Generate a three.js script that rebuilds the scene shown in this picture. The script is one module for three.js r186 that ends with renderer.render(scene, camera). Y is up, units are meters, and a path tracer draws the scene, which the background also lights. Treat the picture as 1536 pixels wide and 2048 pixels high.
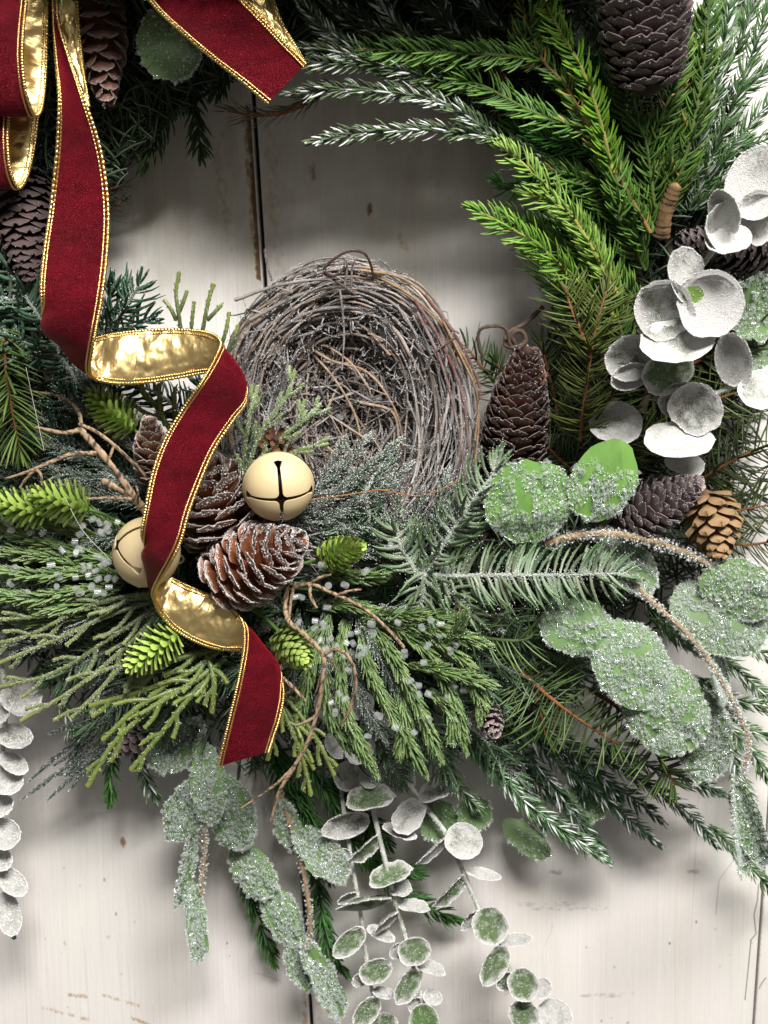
import * as THREE from 'three';
import { RectAreaLightUniformsLib } from 'three/addons/lights/RectAreaLightUniformsLib.js';
import { Brush, Evaluator, SUBTRACTION } from 'three-bvh-csg';

// ---------------------------------------------------------------- camera, light, exposure
const scene = new THREE.Scene();
const FOCAL = 2600, CAM_DIST = 0.86, PITCH = 8 * Math.PI / 180;      // focal length in photo pixels (1536 x 2048)
const camera = new THREE.PerspectiveCamera(2 * Math.atan(1024 / FOCAL) * 180 / Math.PI, 0.75, 0.02, 20);
camera.position.set(0, CAM_DIST * Math.sin(PITCH), CAM_DIST * Math.cos(PITCH));
camera.lookAt(0, 0, 0);
camera.updateMatrixWorld(true);
camera.focus = CAM_DIST - 0.075;
camera.userData.fStop = 9;

scene.background = new THREE.Color(0.30, 0.285, 0.265);              // the dim room that the wall stands in
scene.backgroundIntensity = 0.58;
RectAreaLightUniformsLib.init();
const LAMP_W = 1.50, LAMP_H = 0.46, LAMP_POWER = 64;
const lampAt = new THREE.Vector3(0.50, 1.78, 1.56);
const lampTo = new THREE.Vector3(0.0, -0.02, 0.03);
const lamp = new THREE.RectAreaLight(new THREE.Color(1.0, 0.968, 0.93), LAMP_POWER, LAMP_W, LAMP_H);
lamp.name = 'ceiling_lamp_light';
lamp.position.copy(lampAt); lamp.lookAt(lampTo); lamp.castShadow = true;
scene.add(lamp);

const renderer = new THREE.WebGLRenderer({ antialias: true });
renderer.toneMapping = THREE.LinearToneMapping;
renderer.toneMappingExposure = 1.0;
renderer.shadowMap.enabled = true;

// ---------------------------------------------------------------- helpers
let seedNow = 1;
const seed = (n) => { seedNow = n >>> 0; };
const rnd = () => { seedNow = (seedNow + 0x6d2b79f5) | 0; let t = Math.imul(seedNow ^ (seedNow >>> 15), 1 | seedNow); t = (t + Math.imul(t ^ (t >>> 7), 61 | t)) ^ t; return ((t ^ (t >>> 14)) >>> 0) / 4294967296; };
const R = (a, b) => a + (b - a) * rnd();
const V = (x = 0, y = 0, z = 0) => new THREE.Vector3(x, y, z);
const lerp = (a, b, t) => a + (b - a) * t, clamp = (x, a = 0, b = 1) => Math.min(b, Math.max(a, x));
const smooth = (a, b, x) => { const t = clamp((x - a) / (b - a)); return t * t * (3 - 2 * t); };
const mixc = (a, b, t) => [lerp(a[0], b[0], t), lerp(a[1], b[1], t), lerp(a[2], b[2], t)];
const scalec = (a, k) => [a[0] * k, a[1] * k, a[2] * k];
// a place on the wreath: photo pixel (x, y) seen at z centimetres in front of the wall
const fwd = V(); camera.getWorldDirection(fwd);
const rightV = V().setFromMatrixColumn(camera.matrixWorld, 0), upV = V().setFromMatrixColumn(camera.matrixWorld, 1);
const VIEW = fwd.clone().negate();
function P(x, y, z = 0) {
  const d = fwd.clone().addScaledVector(rightV, (x - 768) / FOCAL).addScaledVector(upV, (1024 - y) / FOCAL);
  return camera.position.clone().addScaledVector(d, (z / 100 - camera.position.z) / d.z);
}
const mm = (z = 5) => (CAM_DIST - z / 100) / FOCAL;                 // metres per photo pixel at that height
// smooth value noise in three dimensions
const hash3 = (x, y, z) => { let h = Math.imul(x, 374761393) + Math.imul(y, 668265263) + Math.imul(z, 2147483647 ^ 0x5bd1e995); h = Math.imul(h ^ (h >>> 13), 1274126177); return ((h ^ (h >>> 16)) >>> 0) / 4294967296; };
function noise(x, y = 0, z = 0) {
  const i = Math.floor(x), j = Math.floor(y), k = Math.floor(z), f = x - i, g = y - j, h = z - k, s = f * f * (3 - 2 * f), t = g * g * (3 - 2 * g), u = h * h * (3 - 2 * h);
  const q = (a, b, c) => hash3(i + a, j + b, k + c);
  return lerp(lerp(lerp(q(0, 0, 0), q(1, 0, 0), s), lerp(q(0, 1, 0), q(1, 1, 0), s), t), lerp(lerp(q(0, 0, 1), q(1, 0, 1), s), lerp(q(0, 1, 1), q(1, 1, 1), s), t), u);
}
const fbm = (x, y, z = 0) => 0.5 * noise(x, y, z) + 0.27 * noise(x * 2.1 + 7, y * 2.1, z * 2.1) + 0.15 * noise(x * 4.3, y * 4.3 + 3, z * 4.3) + 0.08 * noise(x * 8.7, y * 8.7, z * 8.7 + 5);

class Geo {                                                         // collects faces of one mesh
  constructor() { this.p = []; this.n = []; this.c = []; this.u = []; this.i = []; }
  get count() { return this.p.length / 3; }
  v(p, n, c, u = 0, w = 0) { this.p.push(p.x, p.y, p.z); this.n.push(n.x, n.y, n.z); this.c.push(c[0], c[1], c[2]); this.u.push(u, w); return this.count - 1; }
  quad(a, b, c, d) { this.i.push(a, b, c, a, c, d); }
  build(origin) {
    const g = new THREE.BufferGeometry();
    if (origin) for (let k = 0; k < this.p.length; k += 3) { this.p[k] -= origin.x; this.p[k + 1] -= origin.y; this.p[k + 2] -= origin.z; }
    g.setAttribute('position', new THREE.Float32BufferAttribute(this.p, 3));
    g.setAttribute('normal', new THREE.Float32BufferAttribute(this.n, 3));
    g.setAttribute('color', new THREE.Float32BufferAttribute(this.c, 3));
    g.setAttribute('uv', new THREE.Float32BufferAttribute(this.u, 2));
    g.setIndex(this.i);
    return g;
  }
}
const curve = (pts) => new THREE.CatmullRomCurve3(pts, false, 'centripetal');
const pts = (list, z = 5) => list.map((q) => P(q[0], q[1], q[2] ?? z));
// a tube along points with its own radius and colour at every place
function tube(geo, line, radius, color, { sides = 6, segs = 12, cap = true, flat = 1 } = {}) {
  const c = !Array.isArray(line) ? line : line.length > 2 ? curve(line) : new THREE.LineCurve3(line[0], line[1]);
  let side = V(), prev = null; const first = geo.count;
  for (let k = 0; k <= segs; k++) {
    const t = k / segs, p = c.getPoint(t), tg = c.getTangent(t);
    if (!prev) { side.crossVectors(Math.abs(tg.y) > 0.8 ? V(1, 0, 0) : V(0, 1, 0), tg).normalize(); } else side.addScaledVector(tg, -side.dot(tg)).normalize();
    prev = tg; const up = V().crossVectors(tg, side);
    const r = radius(t), col = color(t);
    for (let s = 0; s < sides; s++) {
      const a = s / sides * Math.PI * 2, n = side.clone().multiplyScalar(Math.cos(a)).addScaledVector(up, Math.sin(a) * flat);
      geo.v(p.clone().addScaledVector(n, r), n.normalize(), Array.isArray(col[0]) ? col[s % col.length] : col, s / sides, t);
    }
  }
  for (let k = 0; k < segs; k++) for (let s = 0; s < sides; s++) {
    const a = first + k * sides + s, b = first + k * sides + (s + 1) % sides;
    geo.quad(a, b, b + sides, a + sides);
  }
  if (cap) for (const t of [0, 1]) {
    const p = c.getPoint(t), tg = c.getTangent(t).multiplyScalar(t ? 1 : -1), col = color(t);
    const m = geo.v(p.clone().addScaledVector(tg, radius(t) * 0.6), tg, Array.isArray(col[0]) ? col[0] : col, 0, t), o = first + (t ? segs * sides : 0);
    for (let s = 0; s < sides; s++) t ? geo.i.push(m, o + s, o + (s + 1) % sides) : geo.i.push(m, o + (s + 1) % sides, o + s);
  }
}
const used = {};
const numbered = (name) => { const n = used[name] = (used[name] ?? -1) + 1; return n ? name + '_' + String(n).padStart(3, '0') : name; };
function tag(o, label, category, group, kind) {
  o.userData.label = label;
  if (category) o.userData.category = category;
  if (group) o.userData.group = group;
  if (kind) o.userData.kind = kind;
  return o;
}
function thing(name, label, category, at, group) {
  const o = new THREE.Group(); o.name = numbered(name); o.position.copy(at); scene.add(o);
  return tag(o, label, category, group);
}
function part(name, geometry, material, parent, kind) {
  const m = new THREE.Mesh(geometry, material); m.name = name; m.castShadow = m.receiveShadow = true;
  if (kind) m.userData.kind = kind;
  parent.add(m); return m;
}
const geoPart = (name, geo, material, parent, root = parent, kind) => geo.count ? part(name, geo.build(root.position), material, parent, kind) : null;

// ---------------------------------------------------------------- materials
function field(w, h, f, srgb) {                                     // a texture from f(u, v) -> [r, g, b] or grey
  const d = new Uint8Array(w * h * 4);
  for (let y = 0, k = 0; y < h; y++) for (let x = 0; x < w; x++, k += 4) {
    const q = f(x / w, y / h); const a = Array.isArray(q) ? q : [q, q, q];
    for (let c = 0; c < 3; c++) d[k + c] = clamp(srgb ? (a[c] <= 0.0031308 ? a[c] * 12.92 : 1.055 * a[c] ** (1 / 2.4) - 0.055) : a[c]) * 255;
    d[k + 3] = 255;
  }
  const t = new THREE.DataTexture(d, w, h); t.wrapS = t.wrapT = THREE.RepeatWrapping; t.magFilter = THREE.LinearFilter; t.minFilter = THREE.LinearMipmapLinearFilter; t.generateMipmaps = true;
  if (srgb) t.colorSpace = THREE.SRGBColorSpace;
  t.needsUpdate = true; return t;
}
const std = (o) => new THREE.MeshStandardMaterial(o), phys = (o) => new THREE.MeshPhysicalMaterial(o);
const tile = (f, n) => (u, v) => f(u * n, v * n);
const grainBump = field(256, 256, (u, v) => rnd() * 0.6 + 0.4 * noise(u * 60, v * 60));
const M = {
  needle: phys({ vertexColors: true, roughness: 0.42, specularIntensity: 0.7 }),
  matt: std({ vertexColors: true, roughness: 0.85 }),
  bark: std({ vertexColors: true, roughness: 0.8, bumpMap: grainBump, bumpScale: 0.0004 }),
  scale: std({ vertexColors: true, roughness: 0.72, bumpMap: grainBump, bumpScale: 0.0004 }),
  frost: phys({ color: new THREE.Color(0.82, 0.84, 0.84), roughness: 0.25 }),
  fuzz: std({ color: new THREE.Color(0.84, 0.83, 0.82), roughness: 0.95 }),
  ice: phys({ color: new THREE.Color(0.95, 0.97, 0.96), roughness: 0.06, transmission: 0.88, thickness: 0, ior: 1.55 }),
  grit: phys({ color: new THREE.Color(0.86, 0.89, 0.87), roughness: 0.3, transmission: 0.4, thickness: 0 }),
  bead: phys({ color: new THREE.Color(0.93, 0.95, 0.96), roughness: 0.18, transmission: 0.86, thickness: 0, ior: 1.45 }),
  petal: phys({ vertexColors: true, roughness: 0.5, transmission: 0.12, thickness: 0 }),
  cream: phys({ color: new THREE.Color(0.60, 0.475, 0.27), roughness: 0.55, clearcoat: 0.05, clearcoatRoughness: 0.5 }),
  black: std({ color: new THREE.Color(0.012, 0.011, 0.01), roughness: 0.7 }),
};
// ---------------------------------------------------------------- wall of painted planks
const WALL_W = 0.80, WALL_H = 1.06;                                  // size that the paint covers before it repeats mirrored
{
  seed(11);
  const W = 1536, H = 2048, cv = document.createElement('canvas'); cv.width = W; cv.height = H;
  const g = cv.getContext('2d'), at = (x, y) => { const p = P(x, y, 0); return [(p.x / WALL_W + 0.5) * W, (0.5 - p.y / WALL_H) * H]; };
  g.fillStyle = 'rgb(215,211,207)'; g.fillRect(0, 0, W, H);
  for (let k = 0; k < 260; k++) {                                   // broad brushed tones
    g.globalAlpha = R(0.02, 0.07); g.fillStyle = ['#f3efec', '#c3bdb6', '#d5cbc6', '#cfd6d2', '#b9b0a4', '#e4dde4'][k % 6];
    const x = R(-50, W), y = R(-200, H), w = R(20, 160), h = R(120, 900);
    g.beginPath(); g.ellipse(x, y, w / 2, h / 2, R(-0.06, 0.06), 0, 7); g.fill();
  }
  for (let k = 0; k < 5200; k++) {                                  // bristle lines along the planks
    g.globalAlpha = R(0.03, 0.13); g.strokeStyle = rnd() < 0.5 ? '#fffdfa' : '#8f867b'; g.lineWidth = R(0.4, 1.4);
    const x = R(0, W), y = R(-100, H), l = R(20, 240), b = R(-0.02, 0.05);
    g.beginPath(); g.moveTo(x, y); g.lineTo(x + l * b, y + l); g.stroke();
  }
  for (let k = 0; k < 330; k++) {                                   // dirt specks, dents and scratches
    g.globalAlpha = R(0.06, 0.24); g.fillStyle = g.strokeStyle = ['#7d7468', '#8d8172', '#6a5a48', '#9aa19c'][k % 4];
    const x = R(0, W), y = R(0, H);
    if (k % 3) { g.beginPath(); g.ellipse(x, y, R(0.4, 1.4), R(0.5, 2.6), R(-1, 1), 0, 7); g.fill(); } else { g.lineWidth = R(0.4, 1.1); g.beginPath(); g.moveTo(x, y); g.quadraticCurveTo(x + R(-8, 8), y + R(4, 14), x + R(-14, 14), y + R(10, 40)); g.stroke(); }
  }
  const rub = (x0, y0, x1, y1, w, col, a, n = 30, sz = 1) => { for (let k = 0; k < n; k++) { const t = rnd(), [cx, cy] = at(lerp(x0, x1, t) + R(-w, w), lerp(y0, y1, t) + R(-w, w)); g.globalAlpha = a * R(0.4, 1); g.fillStyle = col; g.beginPath(); g.ellipse(cx, cy, R(0.6, 3.2) * sz, R(1, 6) * sz, R(-0.3, 0.3), 0, 7); g.fill(); } };
  rub(499, 215, 514, 430, 5, '#4a2f17', 0.8, 230); rub(494, 230, 516, 510, 9, '#8a6f4a', 0.4, 220); rub(507, 330, 521, 560, 5, '#5a3d20', 0.7, 170); rub(505, 190, 530, 560, 3, '#3c2815', 0.6, 160);   // paint worn off along the seam
  rub(536, 230, 560, 560, 12, '#a58e6a', 0.18, 120); rub(610, 1880, 612, 2048, 6, '#b08f66', 0.5, 90); rub(636, 1880, 640, 2048, 8, '#c2a98a', 0.3, 70);
  rub(738, 412, 741, 428, 2, '#6b4a2a', 0.5, 10); for (let k = 0; k < 40; k++) { const x = R(0, 1536), y = R(1650, 2048); rub(x, y, x + R(-8, 8), y + R(-3, 3), R(1, 4), ['#8f867d', '#7c6b58', '#a39a94'][k % 3], R(0.1, 0.35), 8, R(0.2, 0.5)); }   // small nicks
  rub(380, 250, 470, 340, 30, '#776c58', 0.12, 60); rub(480, 1690, 486, 1700, 5, '#9c6a44', 0.3, 16); rub(245, 1678, 248, 1690, 4, '#8d6a4c', 0.5, 10);
  for (let k = 0; k < 150; k++) { const [cx, cy] = at(R(230, 1060), R(180, 600)); g.globalAlpha = R(0.015, 0.05); g.fillStyle = ['#8a7650', '#6f5f45', '#94835f'][k % 3]; g.beginPath(); g.ellipse(cx, cy, R(4, 30), R(10, 90), R(-0.1, 0.1), 0, 7); g.fill(); }   // yellowed, rubbed paint inside the ring
  rub(430, 300, 470, 520, 8, '#7d6a48', 0.16, 60); rub(820, 260, 900, 420, 40, '#83745a', 0.10, 60); rub(800, 470, 812, 500, 5, '#a18a55', 0.3, 14); rub(622, 330, 630, 360, 6, '#5a4630', 0.25, 14);
  const crack = (list, w, col, a) => { g.globalAlpha = a; g.strokeStyle = col; g.lineWidth = w; g.beginPath(); list.forEach(([x, y], k) => { const [cx, cy] = at(x, y); k ? g.lineTo(cx, cy) : g.moveTo(cx, cy); }); g.stroke(); };
  crack([[1517, 1768], [1515, 1800], [1508, 1830], [1512, 1868], [1502, 1880], [1497, 1930], [1490, 2000]], 1.1, '#4a4038', 0.8);
  crack([[1505, 1670], [1438, 1760], [1432, 1830]], 0.9, '#7a6f66', 0.6); crack([[1516, 1980], [1524, 1966], [1532, 1955]], 1.4, '#5b5248', 0.7);
  for (const [x0, y0, x1, y1] of [[86, 2016, 180, 2040], [206, 1990, 278, 2012], [136, 1990, 176, 1994], [262, 2036, 300, 2050]]) rub(x0, y0, x1, y1, 2.2, '#a0855c', 0.4, 60, 0.5); crack([[510, 1945], [560, 1962]], 0.9, '#8f867b', 0.6);
  for (const [x, y, l] of [[1090, 1808, 120], [1140, 1816, 160], [1210, 1990, 90], [1040, 1985, 60], [1110, 1745, 24], [1390, 1743, 22]]) for (let k = 0; k < 26; k++) { const [cx, cy] = at(x + R(-0.5, 0.5) * l, y + R(-4, 4)); g.globalAlpha = R(0.06, 0.22); g.fillStyle = '#7f7872'; g.beginPath(); g.ellipse(cx, cy, R(1, 6), R(0.6, 2), 0, 0, 7); g.fill(); }
  for (const [x, y] of [[1392, 1842], [1430, 1858], [1172, 1893], [1228, 1932], [1340, 1885], [1202, 2040], [1255, 2043], [270, 1843], [455, 1885], [458, 1910]]) rub(x, y, x, y + 3, 1.6, '#574b40', 0.45, 4, 0.4);
  g.globalAlpha = 1;
  const paint = new THREE.CanvasTexture(cv); paint.colorSpace = THREE.SRGBColorSpace; paint.wrapS = paint.wrapT = THREE.MirroredRepeatWrapping;
  paint.repeat.set(1 / WALL_W, 1 / WALL_H); paint.offset.set(0.5, 0.5);
  const rel = field(512, 512, (u, v) => 0.55 * fbm(u * 120, v * 6) + 0.3 * fbm(u * 14, v * 10) + 0.15 * rnd()); rel.repeat.set(4, 2.4);
  const mat = std({ map: paint, roughness: 0.62, bumpMap: rel, bumpScale: 0.0005 });
  const wall = thing('wall', 'whitewashed wall of wide upright wooden planks behind the wreath', 'wall', V(0, 0, 0)); wall.userData.kind = 'structure';
  const a0 = P(504, 150, 0), a1 = P(623, 2048, 0), b0 = P(1545, 1300, 0), b1 = P(1497, 1960, 0), TOP = 0.9, BOT = -0.7;
  const xAt = (p, q, y) => p.x + (q.x - p.x) * (y - p.y) / (q.y - p.y), gap = 0.0012;
  const edges = [(y) => -0.75, (y) => xAt(a0, a1, y), (y) => Math.max(xAt(b0, b1, y), 0.25), (y) => 0.75];
  for (let k = 0; k < 3; k++) {
    const s = new THREE.Shape(), l = (y) => edges[k](y) + (k ? gap : 0), r = (y) => edges[k + 1](y) - (k < 2 ? gap * (k ? 0.25 : 1) : 0);
    s.moveTo(l(BOT), BOT); s.lineTo(r(BOT), BOT); s.lineTo(r(TOP), TOP); s.lineTo(l(TOP), TOP);
    const e = new THREE.ExtrudeGeometry(s, { depth: 0.018, bevelEnabled: true, bevelSize: 0.0012, bevelThickness: 0.0012, bevelOffset: -0.0012, bevelSegments: 2 });
    e.translate(0, 0, -0.0192); part('plank', e, mat, wall);
  }
  part('batten', new THREE.BoxGeometry(1.5, 1.6, 0.01).translate(0, 0.1, -0.026), std({ color: new THREE.Color(0.035, 0.024, 0.015), roughness: 0.9 }), wall);
  // the lamp over the wall
  const lp = thing('ceiling_lamp', 'long white lamp hanging above the wreath', 'lamp', lampAt); lp.quaternion.copy(lamp.quaternion); lp.rotateY(Math.PI);
  part('diffuser', new THREE.PlaneGeometry(LAMP_W, LAMP_H).translate(0, 0, -0.004), std({ color: 0xffffff, emissive: new THREE.Color(1, 0.95, 0.88), emissiveIntensity: 6 }), lp);
  part('lamp_housing', new THREE.BoxGeometry(LAMP_W + 0.03, LAMP_H + 0.03, 0.05).translate(0, 0, -0.032), std({ color: 0xdddddd, roughness: 0.5 }), lp);
}

// ---------------------------------------------------------------- needles and sprigs
const GRAIN = new THREE.OctahedronGeometry(1, 0), GRAINS = new Map();
function grains(parent, list, material = M.frost, name = 'frost') {   // loose frost, sand fine, joined into one part
  if (!list.length) return;
  const m = new THREE.InstancedMesh(GRAIN, material, list.length), q = new THREE.Quaternion(), x = new THREE.Matrix4();
  list.forEach(([p, s], k) => { q.set(R(-1, 1), R(-1, 1), R(-1, 1), R(-1, 1)).normalize(); m.setMatrixAt(k, x.compose(p.clone().sub(parent.position), q, V(s, s * R(0.5, 1), s * R(0.5, 1)))); });
  m.name = name; m.userData.kind = 'stuff'; m.castShadow = m.receiveShadow = true; parent.add(m);
}
const STYLES = {
  // step, length, radius in photo pixels; a0 to a1 angle to the stem in degrees; flat: 1 two rows, 0 all round
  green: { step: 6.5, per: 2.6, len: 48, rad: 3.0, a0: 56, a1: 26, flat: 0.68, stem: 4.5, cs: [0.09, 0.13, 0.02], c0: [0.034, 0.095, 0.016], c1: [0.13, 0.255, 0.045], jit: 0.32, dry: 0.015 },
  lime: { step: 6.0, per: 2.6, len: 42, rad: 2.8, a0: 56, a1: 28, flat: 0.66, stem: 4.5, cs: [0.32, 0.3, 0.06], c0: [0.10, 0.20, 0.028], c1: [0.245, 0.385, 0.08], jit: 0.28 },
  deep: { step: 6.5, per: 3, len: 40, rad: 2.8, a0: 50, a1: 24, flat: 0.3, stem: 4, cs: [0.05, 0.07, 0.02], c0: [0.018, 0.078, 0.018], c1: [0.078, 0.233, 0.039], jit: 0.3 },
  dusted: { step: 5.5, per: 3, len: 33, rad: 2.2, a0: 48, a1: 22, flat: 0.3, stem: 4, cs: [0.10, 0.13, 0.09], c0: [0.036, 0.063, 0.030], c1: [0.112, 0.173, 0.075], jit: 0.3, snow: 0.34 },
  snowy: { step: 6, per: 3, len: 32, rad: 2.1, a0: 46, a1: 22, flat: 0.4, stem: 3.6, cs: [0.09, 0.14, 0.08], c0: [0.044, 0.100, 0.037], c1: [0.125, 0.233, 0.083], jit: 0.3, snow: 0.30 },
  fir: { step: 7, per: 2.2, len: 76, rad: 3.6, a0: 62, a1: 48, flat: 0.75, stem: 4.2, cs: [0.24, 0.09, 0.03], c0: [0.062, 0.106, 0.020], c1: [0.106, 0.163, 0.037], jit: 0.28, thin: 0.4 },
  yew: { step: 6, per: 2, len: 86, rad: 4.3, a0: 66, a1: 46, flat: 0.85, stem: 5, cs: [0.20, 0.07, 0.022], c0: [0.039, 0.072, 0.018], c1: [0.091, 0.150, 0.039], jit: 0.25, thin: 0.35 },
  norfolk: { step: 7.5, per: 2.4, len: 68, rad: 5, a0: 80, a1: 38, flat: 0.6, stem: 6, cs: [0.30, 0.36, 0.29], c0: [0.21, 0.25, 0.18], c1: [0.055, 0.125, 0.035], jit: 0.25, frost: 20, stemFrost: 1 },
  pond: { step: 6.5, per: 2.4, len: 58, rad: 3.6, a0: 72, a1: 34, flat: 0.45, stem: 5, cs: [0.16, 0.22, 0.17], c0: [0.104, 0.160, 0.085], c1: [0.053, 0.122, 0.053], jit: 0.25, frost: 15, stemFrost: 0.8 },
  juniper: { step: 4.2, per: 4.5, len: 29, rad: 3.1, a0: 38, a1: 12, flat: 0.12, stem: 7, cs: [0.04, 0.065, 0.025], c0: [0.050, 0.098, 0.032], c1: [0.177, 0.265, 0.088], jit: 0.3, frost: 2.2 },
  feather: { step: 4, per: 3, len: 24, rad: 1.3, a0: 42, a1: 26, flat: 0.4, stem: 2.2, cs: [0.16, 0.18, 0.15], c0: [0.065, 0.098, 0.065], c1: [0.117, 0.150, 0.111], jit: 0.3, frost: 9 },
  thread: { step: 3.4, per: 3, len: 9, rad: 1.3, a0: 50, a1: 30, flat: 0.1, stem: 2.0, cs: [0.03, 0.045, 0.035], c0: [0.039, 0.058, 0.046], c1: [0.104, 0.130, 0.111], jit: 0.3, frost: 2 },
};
const SNOW = [0.76, 0.78, 0.77];
function needle(geo, base, T, side, len, rad, a0, a1, c0, c1, thin, snow, gr, frost, grainSize) {
  const segs = 3, sides = 4, first = geo.count, p = base.clone(), across = V().crossVectors(T, side).normalize();
  const white = snow && rnd() < snow ? Math.floor(R(0, 3.99)) : -1, tilt = R(0, 6.28);
  for (let k = 0; k <= segs; k++) {
    const t = k / segs, a = lerp(a0, a1, t), d = T.clone().multiplyScalar(Math.cos(a)).addScaledVector(side, Math.sin(a));
    if (k) p.addScaledVector(d, len / segs);
    const r = rad * (k === 0 ? 0.75 : k === segs ? 0.28 : k === 1 ? 1 : 0.92), n1 = V().crossVectors(d, across).normalize();
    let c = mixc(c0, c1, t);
    if (white >= 0 && Math.abs(k - white) < 1.1) c = mixc(c, SNOW, R(0.55, 0.95));
    for (let s = 0; s < sides; s++) {
      const b = s / sides * Math.PI * 2 + 0.78, n = across.clone().multiplyScalar(Math.cos(b)).addScaledVector(n1, Math.sin(b) * thin);
      geo.v(p.clone().addScaledVector(n, r), n.clone().normalize(), c);
    }
    if (frost && gr) {
      const cnt = frost / (segs + 1), num = Math.floor(cnt) + (rnd() < cnt % 1 ? 1 : 0);
      for (let q = 0; q < num; q++) {
        const b = R(0, 6.28), n = across.clone().multiplyScalar(Math.cos(b)).addScaledVector(n1, Math.sin(b) * thin);
        gr.push([p.clone().addScaledVector(n, r * 1.02).addScaledVector(d, R(-0.5, 0.5) * len / segs), grainSize * R(0.5, 1.25)]);
      }
    }
  }
  for (let k = 0; k < segs; k++) for (let s = 0; s < sides; s++) {
    const a = first + k * sides + s, b = first + k * sides + (s + 1) % sides; geo.quad(a, b, b + sides, a + sides);
  }
}
// one twig of a sprig: stem and its needles
function twig(stemGeo, needleGeo, gr, spine, style, o = {}) {
  const st = { ...STYLES[style], ...o }, k0 = mm(spine[0][2] ?? 5), c = curve(pts(spine)), L = c.getLength() / k0, n = Math.max(4, Math.round(L / st.step));
  const len = st.len * (st.k ?? 1);
  tube(stemGeo, c, (t) => k0 * st.stem * lerp(1, 0.45, t), (t) => scalec(st.cs2 ? mixc(st.cs, st.cs2, t) : st.cs, R(0.75, 1.25)), { sides: 5, segs: Math.max(6, Math.round(L / 22)) });
  for (let i = 0; i <= n; i++) {
    const t = i / n, p = c.getPointAt(t), T = c.getTangentAt(t), B = V().crossVectors(T, VIEW).normalize(), N = V().crossVectors(B, T).normalize();
    const end = smooth(0, 0.1, t) * 0.3 + 0.7, tipk = lerp(1, 0.5, smooth(0.8, 1, t)), close = lerp(1, 0.35, smooth(0.86, 1, t));
    const num = Math.floor(st.per) + (rnd() < st.per % 1 ? 1 : 0) + (t > 0.97 ? 2 : 0);
    for (let q = 0; q < num; q++) {
      let phi;
      if (rnd() < st.flat) phi = (rnd() < 0.5 ? 0 : Math.PI) + R(-0.5, 0.5); else phi = R(-0.75, Math.PI + 0.75);
      if (st.oneSide && Math.cos(phi) * st.oneSide < 0 && rnd() < 0.8) phi = Math.PI - phi;
      const side = B.clone().multiplyScalar(Math.cos(phi)).addScaledVector(N, Math.sin(phi)).normalize();
      const wob = R(-11, 11), b = 1 + R(-st.jit, st.jit), h = 1 + R(-0.12, 0.12);
      const tint = (col) => [col[0] * b * h, col[1] * b, col[2] * b];
      let c0 = tint(st.c0), c1 = tint(st.c1);
      if (st.dry && rnd() < st.dry) { c0 = [0.38, 0.2, 0.06]; c1 = mixc(c1, [0.42, 0.26, 0.08], rnd()); }
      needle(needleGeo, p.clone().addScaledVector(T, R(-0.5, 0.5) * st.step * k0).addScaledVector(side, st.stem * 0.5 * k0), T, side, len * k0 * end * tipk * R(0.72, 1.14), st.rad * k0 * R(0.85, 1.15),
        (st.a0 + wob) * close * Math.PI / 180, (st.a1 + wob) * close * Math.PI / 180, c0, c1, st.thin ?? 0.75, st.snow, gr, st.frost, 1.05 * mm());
    }
    if (st.stemFrost) for (let q = 0; q < st.stemFrost * 16; q++) { const a = R(-0.4, Math.PI + 0.4), d = Math.abs(R(-1, 1) * R(0, 1)) * 20 + 2; gr.push([p.clone().addScaledVector(B, Math.cos(a) * d * k0).addScaledVector(N, Math.sin(a) * k0 * (5 + R(0, 5))).addScaledVector(T, R(-1, 1) * 5 * k0), R(0.6, 1.3) * mm()]); }
  }
}
function sprig(name, style, label, category, spines, o = {}, group) {
  seed(1000 + label.length * 131 + Math.round(spines[0][0][0] * 7 + spines[0][0][1] * 3));
  const root = thing(name, label, category, P(...spines[0][0]), group), s = new Geo(), n = new Geo(), gr = [];
  for (const sp of spines) twig(s, n, gr, o.dz ? Object.assign(sp.map((q) => [q[0], q[1], (q[2] ?? 5) + o.dz]), { style: sp.style, o: sp.o }) : sp, sp.style ?? style, { ...o, ...(sp.o ?? {}) });
  geoPart('stem', s, M.bark, root); geoPart('needles', n, M.needle, root, root, 'stuff'); grains(root, gr);
  return root;
}
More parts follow.
